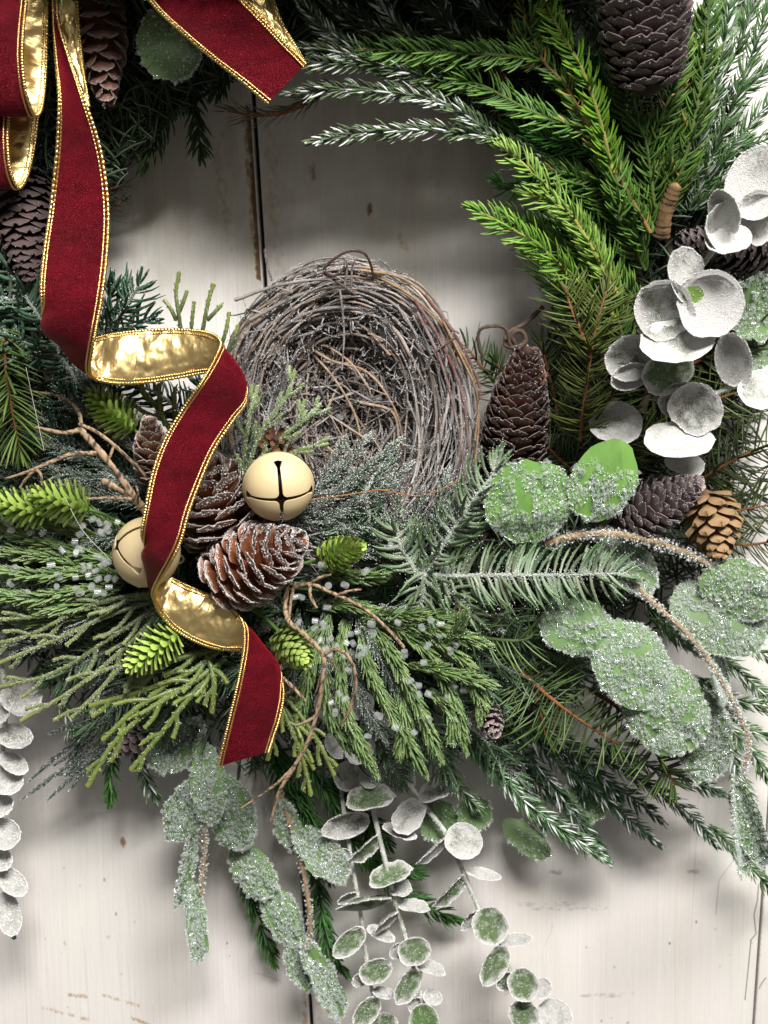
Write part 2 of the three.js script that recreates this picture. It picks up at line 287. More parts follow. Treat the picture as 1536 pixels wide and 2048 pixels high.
// ---------------------------------------------------------------- cones, buds
// one scale, one unit long along y (0 at the axis), curved up (z is the side towards the cone's tip)
function scaleShape(kind, variant, look) {
  seed(500 + variant * 17 + kind.length);
  const g = new Geo(), nu = 8, nv = 7, wide = kind === 'petal' ? 0.36 : kind === 'point' ? 0.21 : 0.56, P0 = [];
  const half = (v) => kind === 'point' ? wide * (0.7 + 0.5 * v) * Math.sqrt(Math.max(0, 1 - v ** 2.2)) + 0.01 : kind === 'petal' ? wide * (0.55 + 0.9 * v) * Math.sqrt(Math.max(0.0, 1 - v ** 3.5)) + 0.02 : wide * (0.42 + 0.58 * smooth(0, 0.75, v)) * Math.sqrt(Math.max(0.04, 1 - Math.max(0, (v - 0.55) / 0.45) ** 2.4));
  const thick = kind === 'scale' ? 0.055 : 0.05, r0 = R(0, 100);
  for (const face of [1, -1]) for (let j = 0; j <= nv; j++) for (let i = 0; i <= nu; i++) {
    const v = j / nv, u = i / nu * 2 - 1, w = half(v) * (1 + 0.12 * (noise(r0, v * 6, u * 2) - 0.5));
    const lift = look.curl * v * v + look.cup * u * u * (0.3 + 0.7 * v) + 0.05 * (noise(r0 + 9, v * 4, u * 2) - 0.5);
    const th = thick * (1 - Math.abs(u) ** 4 * 0.5) * (kind === 'scale' ? 0.6 + 0.75 * smooth(0.6, 0.95, v) : 1 - 0.6 * v) * face * 0.5;
    const rim = Math.max(smooth(look.rim ?? 0.80, (look.rim ?? 0.80) + 0.16, v + 0.16 * (noise(r0 + 3, u * 5, v * 5) - 0.5)), smooth(0.84, 1, Math.abs(u) + 0.16 * (noise(r0 + 5, v * 9) - 0.5)) * smooth(0.45, 0.75, v));
    let c = mixc(look.c0, look.c1, v);
    const snow = look.snow * (face > 0 ? 1 : look.under ?? 0.75);
    c = mixc(c, look.white, clamp(rim * snow + (face > 0 ? look.dust ?? 0 : (look.dust ?? 0) * 0.6) * noise(r0 + 30, u * 9, v * 9)));
    P0.push(g.v(V(u * w, v, lift + th), V(-look.cup * u * face, -look.curl * v * face, face).normalize(), c, u * 0.5 + 0.5, v));
  }
  const N = (nu + 1) * (nv + 1), id = (f, i, j) => f * N + j * (nu + 1) + i;
  for (let j = 0; j < nv; j++) for (let i = 0; i < nu; i++) { g.quad(id(0, i, j), id(0, i + 1, j), id(0, i + 1, j + 1), id(0, i, j + 1)); g.quad(id(1, i, j + 1), id(1, i + 1, j + 1), id(1, i + 1, j), id(1, i, j)); }
  for (let j = 0; j < nv; j++) { g.quad(id(0, nu, j), id(1, nu, j), id(1, nu, j + 1), id(0, nu, j + 1)); g.quad(id(1, 0, j), id(0, 0, j), id(0, 0, j + 1), id(1, 0, j + 1)); }
  for (let i = 0; i < nu; i++) g.quad(id(0, i, nv), id(0, i + 1, nv), id(1, i + 1, nv), id(1, i, nv));
  return g.build();
}
function cone(name, label, category, o, group) {
  seed(2000 + Math.round(o.base[0] * 3 + o.base[1]));
  const b = P(...o.base), t = P(...o.tip), ax = t.clone().sub(b), L = ax.length(); ax.normalize();
  const k = mm(o.base[2]), rad = o.r * k, root = thing(name, label, category, b, group);
  const e1 = V().crossVectors(ax, VIEW).normalize(), e2 = V().crossVectors(e1, ax).normalize();
  const prof = o.prof ?? ((x) => Math.pow(Math.sin(Math.PI * clamp(0.16 + 0.80 * x)), 0.75) * (1 - 0.25 * x));
  const core = new Geo();
  tube(core, [b.clone(), b.clone().lerp(t, 0.5), t.clone()], (x) => rad * (o.core ?? 0.5) * prof(x), () => scalec(o.look.c0, 0.5), { sides: 10, segs: 8 });
  geoPart('core', core, M.matt, root);
  if (o.stem) { const s = new Geo(); tube(s, o.stem.map((q) => P(...q)), () => k * (o.stemR ?? 4), () => o.stemC ?? [0.08, 0.16, 0.03], { sides: 6, segs: 10 }); geoPart('stem', s, M.matt, root); }
  const shapes = [0, 1, 2].map((v) => scaleShape(o.kind ?? 'scale', v, o.look)), ends = o.end && [0, 1, 2].map((v) => scaleShape(o.kind ?? 'scale', v, o.end)), mat = o.mat ?? M.scale, n = o.n, gr = [];
  for (let i = 0; i < n; i++) {
    const x = Math.pow((i + 0.5) / n, o.pack ?? 0.92), a = i * 2.399963 + R(-0.06, 0.06), radial = e1.clone().multiplyScalar(Math.cos(a)).addScaledVector(e2, Math.sin(a));
    const pr = prof(x), r = rad * pr, up = lerp(o.open[0], o.open[1], x) * Math.PI / 180 + R(-0.07, 0.07), d = radial.clone().multiplyScalar(Math.cos(up)).addScaledVector(ax, Math.sin(up)).normalize();
    const side = V().crossVectors(d, ax).normalize(), z = V().crossVectors(side, d).normalize();
    const start = (o.start ?? 0.3), len = (o.len ?? 0.85) * rad * (0.35 + 0.65 * pr) * R(0.92, 1.08), w = len * (o.wide ?? 1) * R(0.92, 1.1);
    const at = b.clone().addScaledVector(ax, L * x - Math.sin(up) * len * 0.6).addScaledVector(radial, r * start);
    const m = part(o.piece ?? 'scale', (ends && x + R(-0.1, 0.1) > (o.endAt ?? 0.7) ? ends : shapes)[i % 3], mat, root);
    m.matrixAutoUpdate = true;
    m.position.copy(at).sub(b); m.quaternion.setFromRotationMatrix(new THREE.Matrix4().makeBasis(side, d, z)); m.scale.set(w, len, len);
    if (o.frost) for (let q = 0; q < o.frost; q++) {
      const u = R(-1, 1), vv = 1 - Math.abs(R(-0.32, 0.32)) * (1 - 0.3 * Math.abs(u)), wd = 0.55 * Math.sqrt(Math.max(0.05, 1 - Math.max(0, (vv - 0.55) / 0.45) ** 2.4));
      gr.push([at.clone().addScaledVector(side, u * wd * w).addScaledVector(d, vv * len).addScaledVector(z, (o.look.curl * vv * vv + o.look.cup * u * u * vv + (rnd() < 0.6 ? 0.05 : -0.04)) * len), R(0.5, 1.1) * k * (o.grain ?? 1)]);
    }
  }
  grains(root, gr, M.fuzz);
  return root;
}
// ---------------------------------------------------------------- round leaves
const edgeOf = (a, kind) => kind === 'oval' ? [0.5 * Math.sin(a) * (1 + 0.06 * Math.sin(3 * a)), 0.5 - 0.5 * Math.cos(a)] : [0.5 * Math.sin(a), 0.5 - 0.5 * Math.cos(a) * (1 - 0.05 * Math.cos(2 * a))];
function leafShape(o) {
  seed(o.seed ?? 7);
  const g = new Geo(), rings = 6, seg = 28, th = o.thick ?? 0.02, id = []; const r0 = R(0, 90);
  for (const face of [1, -1]) {
    const rows = [];
    for (let j = 0; j <= rings; j++) { const row = []; for (let s = 0; s < seg; s++) {
      const a = s / seg * Math.PI * 2, r = j / rings, [ex, ey] = edgeOf(a), rough = 1 + (o.rough ?? 0.03) * (noise(r0 + Math.cos(a) * 4, Math.sin(a) * 4) - 0.5) * 2 * r;
      const x = ex * r * rough, y = 0.5 + (ey - 0.5) * r * rough;
      const z = o.cup * r * r + o.fold * Math.abs(x) * 1.6 + (o.bend ?? 0) * (y - 0.5) * (y - 0.5) * 2 + 0.05 * (noise(r0 + 20 + x * 5, y * 5) - 0.5) * (o.wavy ?? 1);
      row.push(g.v(V(x, y, z + face * th * 0.5 * (1 - 0.4 * r ** 6)), V(-x * 2 * (o.cup + o.fold) * face, -(y - 0.5) * 2 * o.cup * face, face).normalize(), [1, 1, 1], x + 0.5, y));
    } rows.push(row); }
    for (let j = 0; j < rings; j++) for (let s = 0; s < seg; s++) { const a = rows[j][s], b = rows[j][(s + 1) % seg], c = rows[j + 1][(s + 1) % seg], d = rows[j + 1][s]; face > 0 ? g.quad(a, d, c, b) : g.quad(a, b, c, d); }
    id.push(rows[rings]);
  }
  for (let s = 0; s < seg; s++) g.quad(id[0][s], id[1][s], id[1][(s + 1) % seg], id[0][(s + 1) % seg]);
  return g.build();
}
const at4 = (root, base, tip, width, roll) => {                      // frame of a leaf from its base, its tip and how far it is turned about that line
  const d = tip.clone().sub(base), len = d.length(); d.normalize();
  let x = V().crossVectors(d, VIEW).normalize(); const z0 = V().crossVectors(x, d).normalize();
  const c = Math.cos(roll), s = Math.sin(roll), xx = x.clone().multiplyScalar(c).addScaledVector(z0, s), zz = V().crossVectors(xx, d);
  return { d, len, x: xx, z: zz };
};
function setLeaf(m, root, base, tip, width, roll) {
  const f = at4(root, base, tip, width, roll);
  m.position.copy(base).sub(root.position); m.quaternion.setFromRotationMatrix(new THREE.Matrix4().makeBasis(f.x, f.d, f.z)); m.scale.set(width, f.len, Math.min(width, f.len));
  return f;
}
// flocked leaf surfaces: white fuzz with the green leaf showing where it has rubbed thin
const flocked = (cover, edge, sd, green = [0.10, 0.17, 0.06]) => { seed(sd); return field(256, 256, (u, v) => {
  const r = Math.hypot(u - 0.5, v - 0.5) * 2, n = fbm(u * 7 + sd, v * 7), f = rnd();
  const w = clamp(cover + 1.1 * (n - 0.5) + edge * smooth(0.62, 0.98, r + 0.25 * (n - 0.5)));
  const on = smooth(0.18, 0.62, w + (f - 0.5) * 0.75);
  return mixc(scalec(green, 0.8 + 0.5 * noise(u * 20, v * 5, sd)), [0.70, 0.69, 0.68], on * lerp(0.75, 1, f));
}, true); };
const LEAFMAP = { white: flocked(0.82, 0.45, 31, [0.14, 0.19, 0.10]), pale: flocked(0.55, 0.6, 37, [0.13, 0.16, 0.10]), grey: flocked(0.44, 0.5, 41, [0.10, 0.125, 0.08]), green: flocked(0.10, 0.75, 43), bare: flocked(-0.05, 0.5, 47, [0.09, 0.19, 0.04]) };
const fuzzBump = field(256, 256, () => rnd());
const LEAFMAT = Object.fromEntries(Object.entries(LEAFMAP).map(([k, map]) => [k, std({ map, roughness: 0.92, bumpMap: fuzzBump, bumpScale: 0.0006 })]));
const LEAVES = { cup: leafShape({ cup: 0.24, fold: 0.06, thick: 0.03, seed: 3, wavy: 2.2, rough: 0.05 }), flat: leafShape({ cup: 0.1, fold: 0.05, thick: 0.028, seed: 5, wavy: 2, rough: 0.05 }), fold: leafShape({ cup: 0.06, fold: 0.34, thick: 0.04, seed: 9, wavy: 2.4, rough: 0.07 }), wave: leafShape({ cup: 0.16, fold: 0.14, thick: 0.035, seed: 13, bend: 0.3, wavy: 3, rough: 0.08 }) };
// a leaf list row: [base x, y, z, tip x, y, z, width, roll in degrees, look, shape]
function eucalyptus(label, stems, rows, o = {}, group) {
  if (o.dz) { stems = stems.map((s) => s.map(([x, y, z]) => [x, y, z + o.dz])); rows = rows.map((r) => r.map((q, k) => k === 2 || k === 5 ? q + o.dz : q)); }
  seed(3000 + Math.round(stems[0][0][0] + stems[0][0][1] * 5));
  const root = thing('eucalyptus_sprig', label, 'eucalyptus sprig', P(...stems[0][0]), group), gr = [];
  for (const st of stems) {
    const s = new Geo(), k = mm(st[0][2]); tube(s, pts(st), (t) => k * lerp(o.r0 ?? 6, o.r1 ?? 4, t), () => mixc([0.22, 0.26, 0.17], [0.7, 0.7, 0.69], R(0.15, 0.8)), { sides: 7, segs: Math.round(6 * st.length) });
    geoPart('stem', s, M.matt, root);
    const c = curve(pts(st)), n = Math.round(c.getLength() / k / 1.3);
    for (let q = 0; q < n * (o.stemFuzz ?? 1.5); q++) { const t = rnd(), p = c.getPoint(t), d = V(R(-1, 1), R(-1, 1), R(-0.3, 1)).normalize(); gr.push([p.addScaledVector(d, k * lerp(o.r0 ?? 6, o.r1 ?? 4, t)), R(0.8, 1.7) * k]); }
  }
  for (const [bx, by, bz, tx, ty, tz, w, roll, look, shape] of rows) {
    const m = part('leaf', LEAVES[shape ?? 'cup'], LEAFMAT[look], root), k = mm(bz), b = P(bx, by, bz), t = P(tx, ty, tz), f = setLeaf(m, root, b, t, w * k, roll * Math.PI / 180);
    if (o.rim !== 0) {
      const pos = LEAVES[shape ?? 'cup'].attributes.position, cnt = Math.round((w + Math.hypot(tx - bx, ty - by)) * (o.rim ?? 4.2));
      for (let q = 0; q < cnt; q++) {
        const inner = rnd() < (look !== 'green' && look !== 'bare' ? 0.5 : 0.25), rr = inner ? Math.sqrt(rnd()) * 5.9 : R(5.7, 6), ring = Math.min(5, Math.floor(rr)), ft = rr - ring, s = Math.floor(R(0, 28)), s2 = (s + 1) % 28, fs = rnd(), bk = rnd() < 0.3 ? 196 : 0;
        const get = (c) => lerp(lerp(pos['get' + c](bk + ring * 28 + s), pos['get' + c](bk + ring * 28 + s2), fs), lerp(pos['get' + c](bk + ring * 28 + 28 + s), pos['get' + c](bk + ring * 28 + 28 + s2), fs), ft);
        gr.push([b.clone().addScaledVector(f.x, get('X') * w * k).addScaledVector(f.d, get('Y') * f.len).addScaledVector(f.z, get('Z') * Math.min(w * k, f.len) + R(-0.6, 0.9) * k), R(0.6, 1.5) * k * (o.grain ?? 1)]);
      }
    }
  }
  grains(root, gr, M.fuzz, 'flock');
  return root;
}
// ---------------------------------------------------------------- leaves crusted with clear ice flakes
const FLAKE = (() => { const g = new THREE.CylinderGeometry(0.62, 0.8, 1.5, 5, 1); g.scale(0.85, 0.9, 0.22); return g; })();
const iceGreen = (() => { seed(61); return field(256, 256, (u, v) => { const n = fbm(u * 5, v * 5, 2), vein = Math.abs(((u - 0.5) * 9 + v * 6) % 1 - 0.5); return mixc(mixc([0.10, 0.195, 0.06], [0.18, 0.31, 0.11], n), [0.2, 0.36, 0.1], smooth(0.45, 0.5, vein) * 0.4); }, true); })();
const ICELEAF = [leafShape({ cup: 0.14, fold: 0.08, thick: 0.015, seed: 21, rough: 0.12, wavy: 2.4 }), leafShape({ cup: -0.14, fold: 0.06, thick: 0.015, seed: 22, rough: 0.06, wavy: 2 }), leafShape({ cup: 0.05, fold: 0.34, thick: 0.02, seed: 23, rough: 0.14, wavy: 2 })];
const iceLeafMat = phys({ map: iceGreen, roughness: 0.5, transmission: 0.12, thickness: 0 });
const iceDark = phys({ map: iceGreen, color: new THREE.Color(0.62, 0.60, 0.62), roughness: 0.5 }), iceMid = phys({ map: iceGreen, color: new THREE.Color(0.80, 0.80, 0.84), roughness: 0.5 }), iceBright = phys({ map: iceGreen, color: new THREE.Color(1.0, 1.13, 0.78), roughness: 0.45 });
function flakes(root, all) { for (const big of [true, false]) flakeSet(root, all.filter((f) => f[1] > 3 * mm() === big), big ? 'ice_flakes' : 'ice_grit', big ? M.ice : M.grit); }
function flakeSet(root, list, kind, material) {
  const m = new THREE.InstancedMesh(FLAKE, material, list.length), q = new THREE.Quaternion(), x = new THREE.Matrix4();
  list.forEach(([p, s, n], k) => { if (n && rnd() < 0.6) q.setFromUnitVectors(V(1, 0, 0), n.clone().addScaledVector(V(R(-1, 1), R(-1, 1), R(-1, 1)), 0.55).normalize()); else q.set(R(-1, 1), R(-1, 1), R(-1, 1), R(-1, 1)).normalize(); m.setMatrixAt(k, x.compose(p.clone().sub(root.position), q, V(s, s * R(0.6, 1.1), s * R(0.6, 1.4)))); });
  m.name = kind; m.userData.kind = 'stuff'; m.castShadow = m.receiveShadow = true; root.add(m);
}
// rows: [base x, y, z, tip x, y, z, width, roll, shape, cover 0..1, from 0..1 where the ice starts, dark]
function iceSprig(label, stems, rows, o = {}, group) {
  if (o.dz) { stems = stems.map((s) => s.map(([x, y, z]) => [x, y, z + o.dz])); rows = rows.map((r) => r.map((q, k) => k === 2 || k === 5 ? q + o.dz : q)); }
  seed(4000 + Math.round(rows[0][0] * 3 + rows[0][1]));
  const root = thing('iced_leaf_sprig', label, 'iced leaf sprig', P(rows[0][0], rows[0][1], rows[0][2]), group), fl = [];
  for (const st of stems) {
    const s = new Geo(), k = mm(st[0][2]), r = o.stemR ?? 6; tube(s, pts(st), (t) => k * r * lerp(1, 0.7, t), () => scalec([0.36, 0.24, 0.13], R(0.8, 1.2)), { sides: 7, segs: 6 * st.length }); geoPart('stem', s, M.bark, root);
    const c = curve(pts(st)), n = Math.round(c.getLength() / k * (o.stemIce ?? 0.9));
    for (let q = 0; q < n; q++) { const d = V(R(-1, 1), R(-1, 1), R(-0.4, 1)).normalize(); fl.push([c.getPoint(rnd()).addScaledVector(d, k * R(0.8, 2.1) * r), R(2.0, 4.6) * k, d]); }
  }
  for (const [bx, by, bz, tx, ty, tz, w, roll, shape, cover, from, dark] of rows) {
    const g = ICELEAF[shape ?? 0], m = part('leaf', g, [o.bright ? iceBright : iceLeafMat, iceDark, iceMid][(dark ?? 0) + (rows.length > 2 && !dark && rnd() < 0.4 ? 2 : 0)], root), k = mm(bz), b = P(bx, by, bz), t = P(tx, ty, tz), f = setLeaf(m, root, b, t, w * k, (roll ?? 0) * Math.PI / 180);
    const pos = g.attributes.position, px = Math.hypot(tx - bx, ty - by), num = Math.round(px * w * 0.1 * (cover ?? 1)) + Math.round((px + w) * 0.75 * (cover ?? 1));
    for (let q = 0; q < num; q++) {
      const ring = q < (px + w) * 0.75 ? R(5.8, 6) : Math.sqrt(rnd()) * 6, j = Math.min(5, Math.floor(ring)), ft = ring - j, s = Math.floor(R(0, 28)), s2 = (s + 1) % 28, fs = rnd(), face = 0;
      const get = (c) => lerp(lerp(pos['get' + c](face + j * 28 + s), pos['get' + c](face + j * 28 + s2), fs), lerp(pos['get' + c](face + (j + 1) * 28 + s), pos['get' + c](face + (j + 1) * 28 + s2), fs), ft);
      const X = get('X'), Y = get('Y'), Z = get('Z'); if (Y < (from ?? 0) + R(-0.12, 0.12)) continue;
      if (noise(bx + X * 9, by + Y * 9) < 0.24) continue;
      const nrm = ring > 5.8 ? f.z.clone().multiplyScalar(R(-0.5, 1)).addScaledVector(f.x, X * 2.4).addScaledVector(f.d, (Y - 0.5) * 2.4).normalize() : f.z.clone().multiplyScalar(rnd() < 0.85 ? 1 : -1), s0 = (q % 5 < 2 ? R(3.0, 7.0) : R(1.4, 2.95)) * k * (rnd() < 0.06 ? 1.5 : 1) * (o.size ?? 1);
      fl.push([b.clone().addScaledVector(f.x, X * w * k).addScaledVector(f.d, Y * f.len).addScaledVector(f.z, Z * Math.min(w * k, f.len)).addScaledVector(nrm, s0 * 0.5), s0, nrm]);
    }
  }
  flakes(root, fl);
  return root;
}
// ---------------------------------------------------------------- clear beads stuck on the greens
const BEADS = [new THREE.CylinderGeometry(0.5, 0.5, 0.95, 8), new THREE.CylinderGeometry(0.46, 0.46, 1.15, 6), new THREE.CylinderGeometry(0.5, 0.48, 0.85, 10)];
function beads(root, list, z, size = 15) {
  seed(list.length * 7 + 5);
  for (const [x, y, s] of list) {
    const m = part('ice_bead', BEADS[Math.floor(R(0, 3))], M.bead, root), k = mm(z) * size * (s ?? 1) * R(0.9, 1.15);
    m.position.copy(P(x, y, z + R(-0.15, 0.15))).sub(root.position); m.quaternion.set(R(-1, 1), R(-1, 1), R(-1, 1), R(-1, 1)).normalize(); m.scale.setScalar(k);
  }
}
// ---------------------------------------------------------------- soft cedar fronds
const CED = { main: [0.085, 0.125, 0.03], end: [0.165, 0.21, 0.05] };
function cedar(label, mains, o = {}, group) {
  seed(5000 + Math.round(mains[0][0][0] + mains[0][0][1] * 3));
  const root = thing('cedar_sprig', label, 'cedar sprig', P(...mains[0][0]), group), g = new Geo(), gr = [], rad = o.rad ?? 4.6, k = mm(mains[0][0][2] ?? 5), c0 = o.c0 ?? CED.main, c1 = o.c1 ?? CED.end;
  const strand = (line, r0, r1, tint) => {
    const c = line.length > 2 ? curve(line) : new THREE.LineCurve3(...line), px = c.getLength() / k;
    tube(g, c, (t) => k * lerp(r0, r1, t) * (t > 0.93 ? 1.18 : 1) * (1 + 0.14 * Math.sin(t * px * 0.55)), (t) => scalec(mixc(c0, c1, t), tint * R(0.9, 1.1)), { sides: 7, segs: Math.max(6, Math.round(px / 6)) });
    const n = px * (o.frost ?? 0.8);
    for (let q = 0; q < n; q++) { const t = rnd(), p = c.getPoint(t), d = V(R(-1, 1), R(-1, 1), R(-0.2, 1)).normalize(); gr.push([p.addScaledVector(d, k * lerp(r0, r1, t) * 1.02), R(0.5, 1.15) * mm()]); }
    for (let q = 0; q < px / 16; q++) { const t = R(0.1, 0.95), p = c.getPoint(t), tg = c.getTangent(t), d = V(R(-1, 1), R(-1, 1), R(0, 0.6)).normalize(); tube(g, [p, p.clone().addScaledVector(d, k * r0 * 1.5).addScaledVector(tg, k * r0)], (u) => k * r0 * lerp(0.5, 0.22, u), () => scalec(c1, tint), { sides: 5, segs: 2 }); }
  };
  const grow = (line, r, depth, len) => {
    const c = line.length > 2 ? curve(line) : new THREE.LineCurve3(...line), px = c.getLength() / k; strand(line, r, r * 0.85, R(0.8, 1.15));
    if (depth <= 0) return;
    const n = Math.max(1, Math.round(px / (o.every ?? 42)));
    for (let q = 0; q < n; q++) {
      const t = clamp((q + R(0.25, 0.75)) / n * 0.86 + 0.06), p = c.getPoint(t), T = c.getTangent(t), B = V().crossVectors(T, VIEW).normalize(), s = (q % 2 ? 1 : -1) * (o.side ? (rnd() < 0.75 ? o.side * (q % 2 ? 1 : -1) : 1) : 1);
      const a = R(22, 42) * Math.PI / 180, l = len * R(0.55, 1.1) * (1 - 0.35 * t), d0 = T.clone().multiplyScalar(Math.cos(a)).addScaledVector(B, Math.sin(a) * s), d1 = T.clone().multiplyScalar(Math.cos(a * 0.5)).addScaledVector(B, Math.sin(a * 0.5) * s);
      const m = p.clone().addScaledVector(d0, l * 0.5 * k).addScaledVector(VIEW, R(-2, 4) * k), e = m.clone().addScaledVector(d1, l * 0.5 * k).addScaledVector(VIEW, R(-3, 3) * k);
      grow([p, m, e], r * 0.92, depth - 1, len * 0.5);
    }
  };
  for (const m of mains) grow(pts(m), rad, o.depth ?? 2, o.len ?? 85);
  geoPart('fronds', g, phys({ vertexColors: true, roughness: 0.38, specularIntensity: 0.8 }), root); grains(root, gr);
  return root;
}
// ---------------------------------------------------------------- dry twigs
function bareTwig(label, limbs, o = {}) {
  seed(6000 + Math.round(limbs[0][0][0] + limbs[0][0][1]));
  const root = thing('bare_twig', label, 'twig', P(...limbs[0][0].slice(0, 3)));
  for (const [i, l] of limbs.entries()) {
    const r = l.r ?? [5, 3], k = mm(l[0][2]), g = new Geo(), c0 = o.c ?? [0.42, 0.29, 0.18], c = pts(l), px = curve(c).getLength() / k;
    tube(g, c.length > 2 ? c : [c[0], c[0].clone().lerp(c[1], 0.5), c[1]], (t) => 0.86 * k * lerp(r[0], r[1], t) * R(0.82, 1.18), () => [0, 1, 2, 3, 4, 5, 6].map(() => rnd() < (o.dark ?? 0.28) ? [0.05, 0.035, 0.025] : scalec(c0, R(0.75, 1.2))), { sides: 7, segs: Math.max(8, Math.round(px / 5)) });
    geoPart(i ? 'side_twig' : 'main_twig', g, M.bark, root);
  }
  return root;
}
// ---------------------------------------------------------------- velvet ribbon with gold back and beaded gold edge
const velvetMap = (() => { seed(71); return field(512, 512, (u, v) => { const n = fbm(u * 9, v * 9), s = rnd(); return s > 0.995 ? [0.7, 0.2, 0.18] : s > 0.965 ? [0.34, 0.01, 0.026] : scalec([0.105, 0.0016, 0.0075], 0.5 + 1.0 * n * (0.5 + rnd())); }, true); })();
velvetMap.repeat.set(18, 18);
const velvetBump = field(256, 256, () => rnd()); velvetBump.repeat.set(34, 34);
const velvet = phys({ map: velvetMap, roughness: 0.40, metalness: 0.6, sheen: 1, sheenColor: new THREE.Color(0.85, 0.014, 0.045), sheenRoughness: 0.3, bumpMap: velvetBump, bumpScale: 0.0005, specularIntensity: 0.4 });
const crinkle = (() => { seed(73); return field(512, 512, (u, v) => { const w = fbm(u * 5, v * 5) * 3; return 0.5 + 0.4 * Math.sin(u * 22 + v * 9 + w * 4) * fbm(u * 4 + 9, v * 4) + 0.3 * (fbm(u * 10, v * 16) - 0.5); }); })();
crinkle.repeat.set(11, 11);
const weave = (() => { seed(75); return field(256, 256, (u, v) => { const a = Math.sin(u * 256 * 0.785), b = Math.sin(v * 256 * 0.785); return mixc([0.56, 0.40, 0.16], [0.82, 0.63, 0.30], 0.5 + 0.3 * a * b + 0.2 * rnd()); }, true); })();
weave.repeat.set(40, 40);
const goldCloth = phys({ map: weave, metalness: 0.92, roughness: 0.37, bumpMap: crinkle, bumpScale: 0.0019 });
const goldCord = phys({ vertexColors: true, metalness: 0.95, roughness: 0.28 });
// rows across the ribbon: [Ax, Ay, Az, Bx, By, Bz] and, where it bellies out, the middle [Mx, My, Mz]
function ribbon(root, name, rows, o = {}) {
  const q = new THREE.Group(); q.name = name; root.add(q);
  const A = curve(rows.map((r) => P(r[0], r[1], r[2]))), B = curve(rows.map((r) => P(r[3], r[4], r[5])));
  const Mid = curve(rows.map((r) => r.length > 6 ? P(r[6], r[7], r[8]) : P((r[0] + r[3]) / 2, (r[1] + r[4]) / 2, (r[2] + r[5]) / 2 + (o.belly ?? 0.15))));
  const nt = (rows.length - 1) * 9, nv = 14, grid = [], len = [0];
  for (let i = 0; i <= nt; i++) {
    const t = i / nt, a = A.getPoint(t), m = Mid.getPoint(t), b = B.getPoint(t), row = [];
    for (let j = 0; j <= nv; j++) { const v = j / nv, la = 2 * (v - 0.5) * (v - 1), lm = -4 * v * (v - 1), lb = 2 * v * (v - 0.5); row.push(a.clone().multiplyScalar(la).addScaledVector(m, lm).addScaledVector(b, lb)); }
    grid.push(row); if (i) len.push(len[i - 1] + row[7].distanceTo(grid[i - 1][7]));
  }
  const norm = grid.map((row, i) => row.map((p, j) => { const dt = grid[Math.min(nt, i + 1)][j].clone().sub(grid[Math.max(0, i - 1)][j]), dv = row[Math.min(nv, j + 1)].clone().sub(row[Math.max(0, j - 1)]); return V().crossVectors(dt, dv).normalize(); }));
  for (const [face, nm, mat] of [[1, 'velvet_face', velvet], [-1, 'gold_lining', goldCloth]]) {
    const g = new Geo();
    grid.forEach((row, i) => row.forEach((p, j) => {
      const w = face < 0 ? (fbm(len[i] * 160, j * 0.22, 3) - 0.5) * 0.0035 * Math.sin(Math.PI * j / nv) + (noise(len[i] * 420, j * 0.9, 8) - 0.5) * 0.0010 : 0;
      g.v(p.clone().addScaledVector(norm[i][j], face * 0.00028 + (face < 0 ? w - 0.0008 * Math.sin(Math.PI * j / nv) : 0)), norm[i][j].clone().multiplyScalar(face), [1, 1, 1], j / nv * 0.024, len[i]);
    }));
    for (let i = 0; i < nt; i++) for (let j = 0; j < nv; j++) { const a = i * (nv + 1) + j, b = a + 1, c = b + nv + 1, d = a + nv + 1; face > 0 ? g.quad(a, d, c, b) : g.quad(a, b, c, d); }
    const geo = g.build(root.position); if (face < 0) geo.computeVertexNormals();
    part(nm, geo, mat, q);
  }
  // beaded cord on both edges and a thin stitched line inside each, on both faces
  const k = mm(10);
  for (const [j, inset, r, per] of [[0, 0, 3.5, 5.4], [nv, 0, 3.5, 5.4], [0, 0.10, 2.0, 4.6], [nv, 0.10, 2.0, 4.6]]) {
    const line = grid.map((row, i) => { const e = row[j], f = row[j ? nv - 1 : 1]; const d = f.clone().sub(e); const l = d.length() * nv; return e.clone().addScaledVector(d.normalize(), Math.min(l * inset, 7.5 * k * (inset ? 1 : 0))); });
    const c = new THREE.CatmullRomCurve3(line), total = c.getLength(), n = Math.round(total / (per * k) * 6), g = new Geo();
    for (const up of inset ? [1, -1] : [0]) {
      const first = g.count, sides = 7; let side = null;
      for (let i = 0; i <= n; i++) {
        const t = i / n, x = t * nt, i0 = Math.min(nt - 1, Math.floor(x)), p = line[i0].clone().lerp(line[i0 + 1], x - i0), nn = norm[i0][j].clone().lerp(norm[i0 + 1][j], x - i0).normalize();
        const tg = line[Math.min(nt, i0 + 1)].clone().sub(line[i0]).normalize(), s = V().crossVectors(nn, tg).normalize(); side = s;
        const bead = 0.72 + 0.36 * Math.abs(Math.sin(Math.PI * i / 6)), tw = i * 0.5;
        for (let q2 = 0; q2 < sides; q2++) { const a = q2 / sides * Math.PI * 2, d = s.clone().multiplyScalar(Math.cos(a)).addScaledVector(nn, Math.sin(a)); g.v(p.clone().addScaledVector(nn, up * k * 1.9).addScaledVector(d, r * k * bead * (1 + 0.14 * Math.sin(2 * a + tw))), d, mixc([0.40, 0.24, 0.055], [0.80, 0.60, 0.25], clamp(bead - 0.4 + R(-0.15, 0.15)))); }
      }
      for (let i = 0; i < n; i++) for (let s = 0; s < sides; s++) { const a = first + i * sides + s, b = first + i * sides + (s + 1) % sides; g.quad(a, b, b + sides, a + sides); }
    }
    const geo = g.build(root.position); geo.computeVertexNormals(); part('gold_trim', geo, goldCord, q);
  }
}
seed(77);
